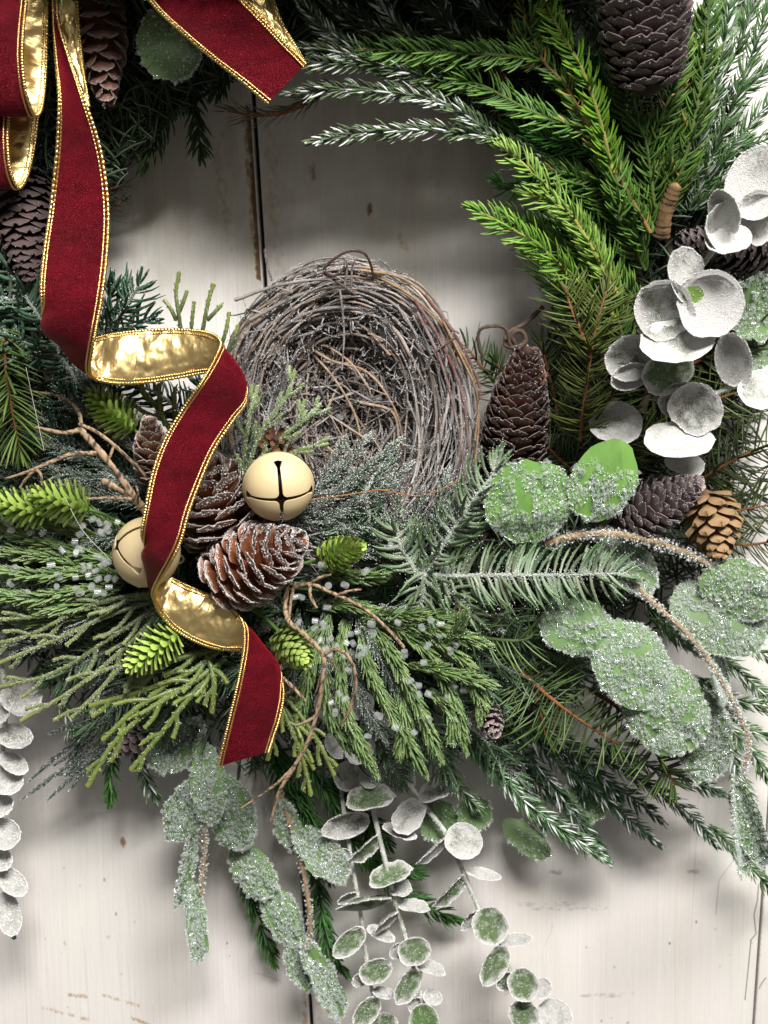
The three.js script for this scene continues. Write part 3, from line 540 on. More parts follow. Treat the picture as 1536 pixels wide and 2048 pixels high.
const bow = thing('ribbon_bow', 'dark red velvet ribbon with gold lining and beaded gold edges, curling down', 'ribbon', P(60, 60, 9));
ribbon(bow, 'curled_tail', [
  [107, -30, 9.5, 113, -30, 9.6], [108, 40, 9.6, 115, 40, 9.8], [112, 120, 9.8, 140, 120, 10], [118, 200, 10.2, 167, 195, 10.4], [114, 300, 10.0, 200, 295, 10.2], [101, 420, 10.1, 216, 410, 10.4],
  [88, 510, 11.0, 213, 510, 11.3], [83, 590, 11.8, 202, 600, 12.4], [96, 648, 10.8, 192, 655, 12.7, 92, 658, 11.9], [140, 672, 8.8, 184, 700, 12.3, 121, 694, 10.9], [176, 681, 8.2, 179, 738, 11.0, 151, 727, 9.7], [200, 674, 8.0, 190, 757, 9.7, 184, 728, 8.6],
  [234, 667, 7.9, 226, 766, 8.9], [300, 661, 7.8, 285, 765, 8.4], [370, 660, 8, 350, 756, 8.2], [420, 667, 8.6, 410, 745, 8.2], [441, 684, 9.6, 455, 742, 8.2, 453, 710, 8.9], [436, 705, 10.4, 478, 758, 8.4, 474, 727, 9.9],
  [421, 735, 10.7, 491, 780, 9.3, 480, 750, 10.4], [401, 768, 10.6, 491, 806, 10.0, 455, 783, 10.7], [365, 820, 10.3, 468, 838, 10.2], [330, 880, 10.6, 430, 895, 10.6], [306, 945, 11.3, 401, 960, 11.4], [291, 1020, 12.0, 377, 1025, 12.4],
  [284, 1070, 11.8, 360, 1085, 12.8], [302, 1105, 9.8, 341, 1125, 12.5, 286, 1108, 11.6], [320, 1128, 8.5, 323, 1155, 11.6, 292, 1144, 10.5], [336, 1150, 7.8, 309, 1187, 10, 303, 1176, 9.0], [356, 1163, 7.8, 314, 1216, 9.2, 330, 1192, 8.3],
  [394, 1180, 8, 346, 1255, 8.6], [440, 1200, 8.1, 396, 1285, 8.4], [473, 1226, 8.5, 440, 1298, 8.2], [487, 1250, 9.4, 498, 1302, 8, 500, 1262, 8.8], [489, 1290, 10.1, 536, 1322, 8.3, 527, 1290, 9.6], [483, 1330, 10.4, 558, 1345, 9.2, 546, 1328, 10.2],
  [474, 1375, 10.5, 567, 1385, 10], [461, 1430, 10.6, 559, 1435, 10.4], [449, 1480, 10.6, 546, 1475, 10.4], [437, 1533, 10.5, 537, 1503, 10.3]]);
ribbon(bow, 'short_tail', [[275, -30, 11.6, 455, -30, 11.4], [318, 22, 11.5, 505, 20, 11.4], [366, 66, 11.3, 544, 60, 11.2], [420, 112, 11, 576, 94, 11], [475, 155, 10.8, 597, 113, 10.8], [536, 206, 10.6, 611, 128, 10.5]], { belly: 0.25 });
ribbon(bow, 'short_tail', [[540, -32, 10.2, 452, -30, 11.2], [550, 10, 10.4, 506, 18, 11.25], [566, 50, 10.5, 545, 58, 11.05], [588, 88, 10.5, 577, 92, 10.8], [608, 122, 10.4, 598, 116, 10.6]]);
ribbon(bow, 'loop', [[152, -35, 9.2, 106, -35, 9.3], [156, 40, 9.2, 112, 45, 9.35], [162, 100, 9.2, 128, 110, 9.4], [168, 150, 9.3, 152, 158, 9.5], [178, 215, 9.5, 172, 214, 9.7]]);
ribbon(bow, 'loop', [[-70, -40, 11.4, 56, -40, 11.4], [-75, 10, 11.8, 51, 10, 12], [-80, 60, 12, 46, 60, 12.5], [-80, 120, 12, 44, 120, 12.6], [-75, 180, 11.6, 51, 182, 12.2], [-60, 226, 11, 68, 230, 11.2, 5, 232, 11.2], [-50, 215, 9.9, 81, 222, 10.2], [-45, 170, 9.2, 88, 185, 9.6], [-40, 100, 8.9, 92, 130, 9.2], [-40, 40, 8.8, 94, 60, 9], [-40, -40, 8.6, 96, -40, 8.8]], { belly: 0.3 });
ribbon(bow, 'loop', [[-80, 160, 9.8, 22, 170, 10], [-85, 220, 10.2, 17, 230, 10.5], [-88, 280, 10.3, 15, 292, 10.6], [-80, 340, 9.9, 22, 346, 10.2], [-65, 372, 9.2, 38, 376, 9.5, -15, 378, 9.4], [-55, 350, 8.5, 54, 352, 8.8], [-45, 290, 8, 67, 300, 8.3], [-40, 230, 7.8, 75, 235, 8], [-40, 170, 7.6, 79, 170, 7.8]], { belly: 0.25 });

// ---------------------------------------------------------------- jingle bells
const csg = new Evaluator(); csg.useGroups = false; csg.attributes = ['position', 'normal', 'uv'];
function bell(label, c, rpx, pole, spin, group) {
  seed(700 + c[0]);
  const root = thing('jingle_bell', label, 'bell', P(...c), group), r = rpx * mm(c[2]);
  const prof = (k) => { const a = []; for (let i = 0; i <= 40; i++) { const t = i / 40 * Math.PI, s = Math.sin(t), y = -Math.cos(t); a.push(new THREE.Vector2(Math.max(1e-5, k * Math.pow(s, 0.93) * (1 + 0.018 * Math.exp(-((y / 0.1) ** 2)))), k * 0.93 * y)); } return new THREE.LatheGeometry(a, 72); };
  const outer = new Brush(prof(1)), inner = new Brush(prof(0.955));
  const s = new THREE.Shape(), a = 0.056, f = 0.13, e = 0.92;         // cross of slots with rounded inner corners and a wider end
  const arm = (q) => { const rot = (x, y) => { const w = q * Math.PI / 2; return [x * Math.cos(w) - y * Math.sin(w), x * Math.sin(w) + y * Math.cos(w)]; }; const L = (x, y) => s.lineTo(...rot(x, y)); if (!q) s.moveTo(...rot(f + a, -a)); else L(f + a, -a); L(e - 0.12, -a * 0.8); L(e, -0.13); L(e + 0.02, 0); L(e, 0.13); L(e - 0.12, a * 0.8); L(f + a, a); const c1 = rot(a * 1.25, a * 1.25), c2 = rot(a, f + a); s.quadraticCurveTo(c1[0], c1[1], c2[0], c2[1]); };
  for (let q = 0; q < 4; q++) arm(q);
  const cut = new Brush(new THREE.ExtrudeGeometry(s, { depth: 1.4, bevelEnabled: false }).rotateX(-Math.PI / 2)); 
  for (const b of [outer, inner, cut]) b.updateMatrixWorld(true);
  let res = csg.evaluate(outer, inner, SUBTRACTION); res = csg.evaluate(res, cut, SUBTRACTION);
  const g = res.geometry.clone(); g.scale(r, r, r);
  const body = part('shell', g, M.cream, root);
  const up = pole.clone().normalize(), x = V(1, 0, 0).addScaledVector(up, -up.x).normalize().applyAxisAngle(up, spin), z = V().crossVectors(x, up);
  const q = new THREE.Quaternion().setFromRotationMatrix(new THREE.Matrix4().makeBasis(x, up, z)); body.quaternion.copy(q);
  part('pellet', new THREE.SphereGeometry(r * 0.5, 24, 16).translate(0, -r * 0.3, 0), M.black, root).quaternion.copy(q);
  const loop = part('hanging_loop', new THREE.TorusGeometry(r * 0.16, r * 0.035, 8, 24).translate(0, -r * 1.0, 0), M.cream, root); loop.quaternion.copy(q);
  const seam = part('seam', new THREE.TorusGeometry(r * 1.012, r * 0.014, 8, 80).rotateX(Math.PI / 2), M.cream, root); seam.quaternion.copy(q);
  const fl = []; for (let i = 0; i < 34; i++) { const d = V(R(-1, 1), R(-0.2, 1), R(-1, 1)).normalize(); const t = Math.acos(clamp(-d.y, -1, 1)), s2 = Math.pow(Math.sin(t), 0.93), h = Math.hypot(d.x, d.z); if (Math.abs(d.x) < 0.09 || Math.abs(d.z) < 0.09) continue; fl.push([V(d.x / h * s2, 0.93 * d.y, d.z / h * s2).multiplyScalar(r * 1.0).applyQuaternion(q).add(root.position), R(0.25, 0.7) * mm()]); }
  grains(root, fl, std({ color: new THREE.Color(0.06, 0.04, 0.025), roughness: 0.8 }), 'specks');
}
bell('cream jingle bell facing forward with a black cross slot, beside the nest', [557, 973, 8.2], 70, V(0.155, -0.28, 0.94), 0.02, 'cream jingle bells');
bell('cream jingle bell half hidden behind the red ribbon', [293, 1104, 8.2], 71, V(-0.80, 0.30, 0.50), 0.5, 'cream jingle bells');

// ---------------------------------------------------------------- bird nest of frosted twigs
{
  seed(81);
  const c = [690, 848], root = thing('bird_nest', 'round frosted brown twig nest in the middle of the wreath', 'nest', P(c[0], c[1], 2)), gr = [];
  const rx = 192, ry = 248, zc = 4.4;
  const bowl = new Geo(), nb = 40;
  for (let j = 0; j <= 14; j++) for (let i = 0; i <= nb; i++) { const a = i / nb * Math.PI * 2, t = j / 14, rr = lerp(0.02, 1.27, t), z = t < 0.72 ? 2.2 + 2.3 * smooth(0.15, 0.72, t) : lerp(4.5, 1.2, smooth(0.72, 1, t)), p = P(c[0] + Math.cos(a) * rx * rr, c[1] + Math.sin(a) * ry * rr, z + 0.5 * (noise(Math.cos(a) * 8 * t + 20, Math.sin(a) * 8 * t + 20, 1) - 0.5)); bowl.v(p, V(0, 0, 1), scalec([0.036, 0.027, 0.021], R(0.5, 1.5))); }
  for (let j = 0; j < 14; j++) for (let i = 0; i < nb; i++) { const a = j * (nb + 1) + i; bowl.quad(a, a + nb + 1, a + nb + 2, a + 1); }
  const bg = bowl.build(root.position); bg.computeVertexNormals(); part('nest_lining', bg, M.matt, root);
  const TONES = [[0.07, 0.05, 0.04], [0.11, 0.08, 0.062], [0.19, 0.13, 0.085], [0.042, 0.03, 0.026], [0.25, 0.165, 0.095], [0.12, 0.095, 0.085]];
  const stick = (g, line, r, tone, frost, segs, grain) => {
    const cv = curve(line), ph = R(0, 99);
    tube(g, line, (t) => r * (1 - 0.3 * t) * R(0.85, 1.15), (t) => mixc(scalec(tone, R(0.75, 1.25)), [0.60, 0.57, 0.56], clamp(frost * (0.1 + 1.1 * noise(ph, t * 14)))), { sides: 5, segs });
    const n = cv.getLength() / mm() * grain;
    for (let q = 0; q < n; q++) gr.push([cv.getPoint(rnd()).addScaledVector(V(R(-1, 1), R(-0.6, 1), R(0, 1)).normalize(), r), R(0.5, 1.15) * mm()]);
  };
  const arc = (th, span, phi, drift, rho, jit) => { const out = [], n = 7, o = R(0, 50); for (let i = 0; i <= n; i++) { const t = i / n, a = th + span * t, f = phi + drift * t, q = rho * (1 + jit * (noise(o, t * 4) - 0.5)); out.push(P(c[0] + (rx + 66 * q * Math.cos(f)) * Math.cos(a) + jit * 26 * (noise(o + 9, t * 5) - 0.5), c[1] + (ry + 70 * q * Math.cos(f)) * Math.sin(a) + jit * 26 * (noise(o + 17, t * 5) - 0.5), zc + 1.9 * q * Math.sin(f))); } return out; };
  for (let k = 0; k < 210; k++) {                                   // twigs woven round the rim
    const g = new Geo(), phi = k < 30 ? R(-0.2, 0.7) : R(-0.25, Math.PI + 0.5), th = R(0, 6.28), frost = 0.22 + 0.8 * smooth(-0.6, 1, Math.sin(th + 0.9)) * rnd() + 0.25 * rnd();
    stick(g, arc(th, R(0.7, 2.3) * (rnd() < 0.5 ? 1 : -1), phi, R(-0.9, 0.9), R(0.86, 1.1), R(0.1, 0.6)), mm() * R(1.9, 3.9), TONES[Math.floor(R(0, 6))], frost, 20, 0.22);
    geoPart('twig', g, M.bark, root);
  }
  for (let k = 0; k < 90; k++) {                                    // twigs lying across the hollow
    const g = new Geo(), a = R(0, 6.28), b = a + R(0.8, 3), ra = R(0.2, 0.85), rb = R(0.4, 0.95), z = R(3.2, 4.8), m = [lerp(Math.cos(a) * ra, Math.cos(b) * rb, 0.5) * rx + R(-40, 40), lerp(Math.sin(a) * ra, Math.sin(b) * rb, 0.5) * ry + R(-40, 40)];
    stick(g, [P(c[0] + Math.cos(a) * ra * rx, c[1] + Math.sin(a) * ra * ry, z + 0.6), P(c[0] + m[0], c[1] + m[1], z - 0.5), P(c[0] + Math.cos(b) * rb * rx, c[1] + Math.sin(b) * rb * ry, z + 0.6)], mm() * R(1.3, 3), TONES[Math.floor(R(0, 6))], R(0.1, 0.7), 14, 0.25);
    geoPart('twig', g, M.bark, root);
  }
  for (let k = 0; k < 70; k++) {                                    // and winding round inside it
    const g = new Geo(), a = R(0, 6.28), f = R(0.3, 0.85), sp = R(0.8, 2.6), o = R(0, 50), line = [];
    for (let i = 0; i <= 7; i++) { const b = a + sp * i / 7, q = f + 0.35 * (noise(o, i * 0.5) - 0.5); line.push(P(c[0] + Math.cos(b) * rx * q, c[1] + Math.sin(b) * ry * q, 3.1 + 1.5 * q + 0.9 * noise(o + 7, i * 0.6))); }
    stick(g, line, mm() * R(1.8, 3.4), TONES[Math.floor(R(0, 6))], R(0.1, 0.7), 18, 0.2); geoPart('twig', g, M.bark, root);
  }
  const long = (list, z, r, tone, frost) => { const g = new Geo(); stick(g, list.map((q) => P(q[0], q[1], q[2] ?? z)), mm() * r, tone, frost, 40, 0.12); geoPart('twig', g, M.bark, root); };
  const tan = [0.34, 0.21, 0.10], red = [0.12, 0.03, 0.02], dk = [0.07, 0.04, 0.028];
  long([[690, 535, 7.2], [665, 552, 7.6], [648, 540, 7.8], [668, 518, 8], [700, 502, 8], [728, 506, 8], [742, 530, 7.6], [747, 560, 7]], 7, 3.4, dk, 0);
  long([[648, 545], [672, 562], [712, 590]], 7.2, 3.2, dk, 0.1); long([[530, 500, 3], [535, 530, 5], [543, 560, 6.4]], 6, 3.2, dk, 0.2); long([[690, 570], [694, 532], [688, 515]], 7.2, 2.6, dk, 0.3); long([[702, 575], [706, 530], [714, 517]], 7.2, 2.6, dk, 0.3);
  long([[850, 590], [910, 670], [955, 760], [962, 800]], 6.6, 3.6, red, 0.12); long([[830, 600], [880, 680], [925, 790], [938, 900]], 6.8, 4, red, 0.25); long([[835, 625], [880, 720], [915, 850], [930, 960]], 6.9, 3.6, red, 0.35);
  long([[720, 540], [800, 555], [860, 600], [905, 680], [945, 760]], 6.6, 3.2, tan, 0.15); long([[740, 545], [820, 590], [880, 645], [905, 690], [955, 790], [950, 880]], 6.4, 3, tan, 0.1); long([[880, 640], [940, 740], [957, 830], [950, 930]], 6, 3, tan, 0.1);
  long([[475, 715], [560, 650], [640, 632], [720, 650], [780, 710]], 5.6, 3.8, tan, 0.3); long([[480, 725], [570, 690], [640, 688], [700, 725], [740, 780]], 5, 3.2, tan, 0.3); long([[605, 685], [660, 720], [735, 745], [790, 820], [810, 900]], 5, 3, tan, 0.25); long([[610, 690], [670, 760], [710, 830], [725, 900]], 4.8, 2.8, tan, 0.3);
  long([[500, 640], [600, 590], [700, 575], [790, 610], [850, 700]], 6.4, 4, TONES[1], 0.45); long([[470, 600], [560, 570], [660, 560], [760, 590]], 6.3, 3.6, TONES[1], 0.45); long([[680, 580], [688, 660], [684, 740]], 7, 2.4, dk, 0.6);
  long([[720, 805], [785, 825], [800, 900]], 5, 3.4, tan, 0.35); long([[910, 675], [860, 715], [850, 740]], 7, 2.2, dk, 0.1); long([[655, 895], [690, 925], [705, 940]], 5.4, 3.4, tan, 0.2); long([[775, 1020], [780, 1060], [783, 1095]], 5.6, 4, [0.2, 0.11, 0.08], 0.1); long([[740, 1090], [765, 1040], [785, 1000]], 5.2, 3.6, [0.2, 0.11, 0.08], 0.2); long([[800, 1000], [815, 1040], [820, 1070]], 5.6, 3, [0.2, 0.11, 0.08], 0.2);
  long([[620, 1000], [670, 993], [725, 985], [760, 980], [830, 992], [880, 980], [925, 955]], 8, 1.7, [0.36, 0.16, 0.05], 0);
  const fine = new Geo();
  for (let k = 0; k < 1500; k++) { const th = R(0, 6.28); k % 2 ? stick(fine, arc(th, R(0.15, 0.6) * (rnd() < 0.5 ? 1 : -1), R(-0.2, Math.PI + 0.6), R(-1.2, 1.2), R(0.8, 1.05), 0.9), mm() * R(0.9, 1.9), TONES[k % 6], R(0.1, 0.9), 6, 0.3) : (() => { const a = R(0, 6.28), r = Math.sqrt(rnd()) * 0.9, x = c[0] + Math.cos(a) * r * rx, y = c[1] + Math.sin(a) * r * ry, z = R(2.3, 3.2) + 1.5 * r, b = R(0, 6.28), l = R(15, 45); stick(fine, [P(x, y, z), P(x + Math.cos(b) * l, y + Math.sin(b) * l, z + R(-0.2, 0.6)), P(x + Math.cos(b + 0.5) * l * 2, y + Math.sin(b + 0.5) * l * 2, z + R(-0.3, 0.8))], mm() * R(0.9, 1.8), TONES[k % 6], R(0.2, 0.9), 5, 0.35); })(); }
  geoPart('fine_twigs', fine, M.bark, root, root, 'stuff'); grains(root, gr);
  beads(root, [[612, 705], [705, 742], [740, 795], [755, 800], [680, 835], [485, 632], [700, 690], [660, 660], [698, 945], [722, 905], [755, 750]], 4.2, 12);
}
// ---------------------------------------------------------------- the ring that everything is wired to
{
  seed(91);
  const c = [650, 580], root = thing('wreath_base', 'dark brown vine ring with shaded greenery that everything is tied to', 'wreath base', P(c[0], c[1], 2));
  for (let k = 0; k < 44; k++) {
    const g = new Geo(), th = R(0, 6.28), r0 = R(490, 745), z = R(0.8, 3.4), line = []; for (let i = 0; i <= 8; i++) { const a = th + i * 0.28; line.push(P(c[0] + (r0 + 30 * (noise(k, i * 0.7) - 0.5)) * Math.cos(a), c[1] + (r0 + 50 * (noise(k + 40, i * 0.7) - 0.5)) * Math.sin(a), z + (noise(k + 70, i * 0.8) - 0.5) * 1.6)); }
    tube(g, line, (t) => mm() * R(7, 10), () => scalec([0.06, 0.038, 0.024], R(0.5, 1.2)), { sides: 7, segs: 40 }); geoPart('vine', g, M.bark, root);
  }
  const one = new Geo(); needle(one, V(), V(0, 1, 0), V(1, 0, 0), 1, 0.055, 0.1, 0.6, [1, 1, 1], [1.3, 1.4, 1.3], 0.6, 0);
  const COUNT = 26000, mesh = new THREE.InstancedMesh(one.build(), M.needle, COUNT), x4 = new THREE.Matrix4(), colour = new THREE.Color();
  for (let k = 0; k < COUNT; k++) {
    const a = k % 5 ? R(0, 6.28) : R(-2.6, -0.5), top = Math.sin(a) < -0.2, low = a > 0.4 && a < 2.3, r = k < 15500 ? R(450, 760) : low ? R(740, 950) : R(740, 880), y0 = c[1] + r * Math.sin(a), p0 = c[0] + r * Math.cos(a), p = P(c[0] + r * Math.cos(a), y0, R(0.5, top ? (y0 < 120 && p0 > 560 ? 6.8 : 5.2) : 3.8)), aim = a + R(-1.3, 1.3), d = V(Math.cos(aim), -Math.sin(aim), R(-0.2, 0.5)).normalize(), s = V(R(-1, 1), R(-1, 1), R(-1, 1)); s.addScaledVector(d, -s.dot(d)).normalize();
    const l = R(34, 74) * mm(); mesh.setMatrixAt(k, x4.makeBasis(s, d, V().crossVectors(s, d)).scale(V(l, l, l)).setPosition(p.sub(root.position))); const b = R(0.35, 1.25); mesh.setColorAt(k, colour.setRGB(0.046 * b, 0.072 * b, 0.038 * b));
  }
  const high = new THREE.InstancedMesh(mesh.geometry, M.needle, 13000);   // the full greenery of the upper ring, above the picture
  for (let k = 0; k < 13000; k++) {
    let x, y; do { const a = R(-Math.PI, 0), r = R(470, 900); x = c[0] + r * Math.cos(a); y = c[1] + r * Math.sin(a); } while (y > -40);
    const p = P(x, y, R(3, 13)), aim = R(0, 6.28), d = V(Math.cos(aim), Math.max(-0.2, Math.sin(aim)), R(-0.2, 0.5)).normalize(), s = V(R(-1, 1), R(-1, 1), R(-1, 1)); s.addScaledVector(d, -s.dot(d)).normalize();
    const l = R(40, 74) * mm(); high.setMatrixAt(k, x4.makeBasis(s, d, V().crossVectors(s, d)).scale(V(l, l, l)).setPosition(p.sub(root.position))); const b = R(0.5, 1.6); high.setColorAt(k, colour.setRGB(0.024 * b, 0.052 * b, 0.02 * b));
  }
  high.name = 'upper_needles'; high.userData.kind = 'stuff'; root.add(high);
  mesh.name = 'undergrowth'; mesh.userData.kind = 'stuff'; mesh.castShadow = mesh.receiveShadow = true; root.add(mesh);
}
// brown stems near the top and right of the ring
bareTwig('short brown paper wrapped stem end among the bright green needles', [Object.assign([[1322, 470, 6], [1332, 420, 6.6], [1350, 372, 7.2]], { r: [20, 17] })], { c: [0.24, 0.14, 0.06], dark: 0.1 });
bareTwig('brown stem running up behind the upper green sprigs', [Object.assign([[1020, 220, 4.5], [1000, 130, 5], [962, 40, 5.2], [950, -30, 5.2]], { r: [12, 11] })], { c: [0.20, 0.115, 0.05], dark: 0.12 });
bareTwig('dark vine tendril curling above the upright pine cone', [Object.assign([[1085, 615, 4], [1045, 650, 5.6], [1015, 668, 6.4], [1012, 690, 7], [1035, 695, 7.2], [1052, 680, 7], [1042, 662, 7], [1022, 670, 7.2], [1030, 688, 7]], { r: [5.5, 5] }), Object.assign([[1020, 690, 7.2], [1010, 657, 7.4], [985, 652, 7.6], [960, 660, 7.6], [957, 690, 7.4], [967, 715, 7.2]], { r: [4, 4] })], { c: [0.10, 0.062, 0.04], dark: 0.3 });

// ---------------------------------------------------------------- bright green sprigs, upper right
sprig('pine_sprig', 'green', 'bright green pine sprig with an orange stem, fanning left below the top cone', 'pine sprig', [
  Object.assign([[1300, 465, 7], [1235, 350, 8], [1180, 262, 8.6], [1130, 170, 8.8], [1085, 120, 9], [1055, 40, 8.8], [1035, -30, 8.6]], { o: { cs: [0.30, 0.17, 0.05], len: 34, per: 2, dry: 0.12 } }),
  [[1085, 122, 8.8], [1010, 112, 9.2], [900, 106, 9.4], [790, 104, 9.4], [712, 92, 9.2]],
  [[1182, 262, 8.4], [1110, 243, 8.6], [1040, 212, 8.8], [960, 170, 8.8], [870, 150, 8.8], [752, 128, 8.4]],
  Object.assign([[1225, 345, 8.4], [1200, 240, 9.2], [1160, 130, 9.6], [1118, 60, 9.6], [1078, -20, 9.4]], { style: 'lime', o: { c0: [0.07, 0.19, 0.015], c1: [0.2, 0.38, 0.03] } }),
  [[1240, 440, 7.6], [1236, 380, 8], [1222, 320, 8.4], [1196, 270, 8.4]],
  [[1040, 130, 8.4], [1050, 70, 9], [1075, 20, 9.2], [1085, -20, 9.2]]]);
sprig('pine_sprig', 'lime', 'yellow green pine sprig with three tips pointing up left over the grey wall', 'pine sprig', [
  [[1235, 590, 6.5], [1190, 500, 7.4], [1140, 420, 8], [1090, 370, 8.4], [1040, 322, 8.6], [982, 280, 8.4]],
  [[1225, 580, 7.2], [1175, 480, 8], [1130, 420, 8.4], [1075, 395, 8.4], [1045, 382, 8.2]],
  Object.assign([[1235, 640, 6], [1150, 560, 7.4], [1080, 495, 8.2], [1010, 450, 8.6], [944, 416, 8.4]], { o: { len: 46, c0: [0.05, 0.15, 0.015], c1: [0.19, 0.34, 0.04] } }),
  Object.assign([[1180, 560, 6.4], [1120, 500, 6.8], [1060, 455, 7], [1010, 430, 7]], { style: 'green' })]);
sprig('pine_sprig', 'green', 'mid green pine sprig in the thick of the right side, behind the yellow green tips', 'pine sprig', [
  [[1290, 540, 5], [1250, 470, 6], [1200, 400, 6.6], [1130, 350, 7], [1080, 335, 7]],
  [[1280, 620, 5], [1230, 540, 6], [1180, 450, 6.4], [1120, 385, 6.6]], [[1310, 470, 6], [1280, 400, 6.8], [1210, 370, 7], [1120, 345, 6.8]],
  [[1250, 700, 5], [1230, 620, 6], [1190, 540, 6.6], [1140, 470, 6.8], [1100, 420, 6.6]], [[1200, 690, 5], [1150, 620, 6.2], [1100, 560, 6.8], [1050, 500, 6.6]], [[1290, 500, 6], [1262, 440, 7], [1240, 370, 7.2], [1225, 320, 7]]]);
sprig('pine_sprig', 'green', 'green pine sprig rising under and beside the large top cone', 'pine sprig', [
  Object.assign([[1310, 430, 6.4], [1300, 340, 7.2], [1290, 280, 7.6], [1262, 215, 7.4], [1230, 165, 7]], { o: { per: 2 } }),
  [[1295, 290, 7.4], [1330, 220, 7.8], [1352, 150, 7.8], [1372, 90, 7.6]],
  [[1335, 420, 6], [1375, 300, 7], [1400, 180, 7.2], [1415, 60, 7], [1420, -20, 7]],
  [[1315, 430, 6], [1340, 330, 6.8], [1352, 230, 7], [1380, 140, 6.8], [1400, 30, 6.6]], [[1340, 380, 6.4], [1320, 310, 7], [1318, 250, 7.2]]], { c0: [0.02, 0.065, 0.012], c1: [0.105, 0.19, 0.028] });
sprig('pine_sprig', 'deep', 'shaded deep green pine sprig between the bright sprigs, upper centre right', 'pine sprig', [
  [[1270, 480, 4], [1180, 380, 5], [1090, 300, 5.4], [1010, 250, 5.4]], [[1240, 330, 4.6], [1140, 290, 5.6], [1060, 270, 5.8]], [[1260, 400, 4.6], [1210, 280, 5.4], [1140, 190, 5.8], [1100, 120, 5.8]],
  [[1300, 330, 4.5], [1240, 220, 5.4], [1190, 130, 5.6], [1180, 40, 5.4]], [[1170, 620, 3.6], [1110, 520, 4.6], [1040, 440, 4.8]], [[1200, 480, 4.2], [1130, 370, 5], [1090, 330, 5]], [[1110, 320, 4.4], [1075, 345, 5], [1020, 380, 4.6], [990, 360, 4.4]]]);
sprig('pine_sprig', 'dusted', 'frost dusted grey green pine sprig reaching left into the ring, lower pair of tips', 'pine sprig', [
  [[1090, 320, 5.6], [1010, 285, 6.6], [960, 270, 7], [880, 262, 7.2], [780, 262, 7.2], [700, 270, 7], [620, 284, 6.8]],
  [[1000, 285, 6.6], [930, 230, 7.4], [870, 200, 7.6], [780, 186, 7.6], [680, 180, 7.4], [572, 188, 7]]], { dz: 1.4 });
sprig('pine_sprig', 'dusted', 'frost dusted grey green pine sprig under the tip of the short red ribbon', 'pine sprig', [
  [[930, 180, 6], [850, 155, 7], [770, 130, 7.4], [690, 108, 7.4], [600, 92, 7]], [[830, 165, 6.6], [760, 135, 7.2], [700, 95, 7.4], [640, 50, 7.2], [600, -10, 7]], [[860, 110, 6], [800, 60, 6.8], [765, 10, 7], [740, -30, 7]], [[800, 150, 6.4], [740, 130, 7.2], [660, 128, 7.4], [608, 122, 7.2]]], { dz: 1.8 });
sprig('pine_sprig', 'dusted', 'dim dusty pine sprig along the top edge, upper centre', 'pine sprig', [
  [[1010, 110, 4.6], [920, 70, 5.4], [850, 20, 5.6], [810, -30, 5.6]], [[960, 130, 4.6], [860, 90, 5.4], [780, 70, 5.6], [700, 20, 5.6], [660, -30, 5.4]], [[900, 60, 4.8], [880, 10, 5.4], [870, -30, 5.4]], [[740, 70, 5], [690, 40, 5.4], [650, -20, 5.4]], [[1010, 60, 5], [960, 20, 5.6], [920, -30, 5.6]]], { snow: 0.2, c1: [0.045, 0.08, 0.045] , dz: 2.2 });
sprig('pine_sprig', 'snowy', 'snow streaked green pine sprig filling the top right corner', 'pine sprig', [
  [[1380, 420, 5], [1430, 300, 6], [1470, 200, 6.4], [1510, 90, 6.4], [1540, 0, 6.4]], [[1390, 400, 5], [1450, 320, 6], [1500, 250, 6.2], [1560, 180, 6.2]], [[1370, 400, 5], [1400, 280, 6.2], [1430, 170, 6.6], [1455, 40, 6.6], [1460, -20, 6.4]],
  [[1350, 390, 5.4], [1370, 280, 6], [1386, 180, 6.2]], [[1380, 360, 5.4], [1440, 300, 6], [1500, 290, 6.2], [1560, 270, 6]], [[1390, 420, 5], [1440, 370, 5.6], [1490, 345, 5.8], [1550, 330, 5.6]], [[1410, 200, 5.4], [1470, 110, 6], [1500, 30, 6.2], [1520, -30, 6]], [[1340, 60, 5], [1440, 30, 5.6], [1500, -20, 5.6]], [[1440, 210, 5], [1500, 170, 5.6], [1550, 120, 5.6]]], { len: 38 });
sprig('pine_sprig', 'deep', 'dark pine tips hanging under the iced leaf at the top of the ring', 'pine sprig', [
  [[375, 120, 3], [350, 200, 3.6], [318, 270, 3.6], [285, 335, 3.4]], [[378, 120, 3], [385, 190, 3.6], [395, 250, 3.6], [402, 312, 3.4]], [[330, 60, 3], [300, 100, 3.4], [270, 180, 3.4]], [[440, 60, 3], [450, 130, 3.4], [430, 190, 3.4]]], { c0: [0.02, 0.045, 0.014], c1: [0.04, 0.075, 0.02] });
sprig('fir_sprig', 'fir', 'thin dry fir tip pointing left below the short ribbon tail', 'fir sprig', [[[640, 190, 5], [580, 222, 6], [520, 232, 6], [455, 222, 5.8]]], { len: 50, rad: 2, step: 9, c0: [0.06, 0.07, 0.03], c1: [0.12, 0.10, 0.05], a0: 30, a1: 22 });
sprig('fir_sprig', 'fir', 'dark fir tips against the wall right of the long red ribbon', 'fir sprig', [[[170, 420, 2.4], [215, 380, 3], [250, 370, 3]], [[175, 480, 2.4], [215, 430, 3], [245, 400, 3]], [[180, 250, 3], [190, 300, 3.4], [188, 350, 3.4]]], { len: 55, rad: 2, step: 14, c0: [0.02, 0.03, 0.014], c1: [0.04, 0.05, 0.02] });
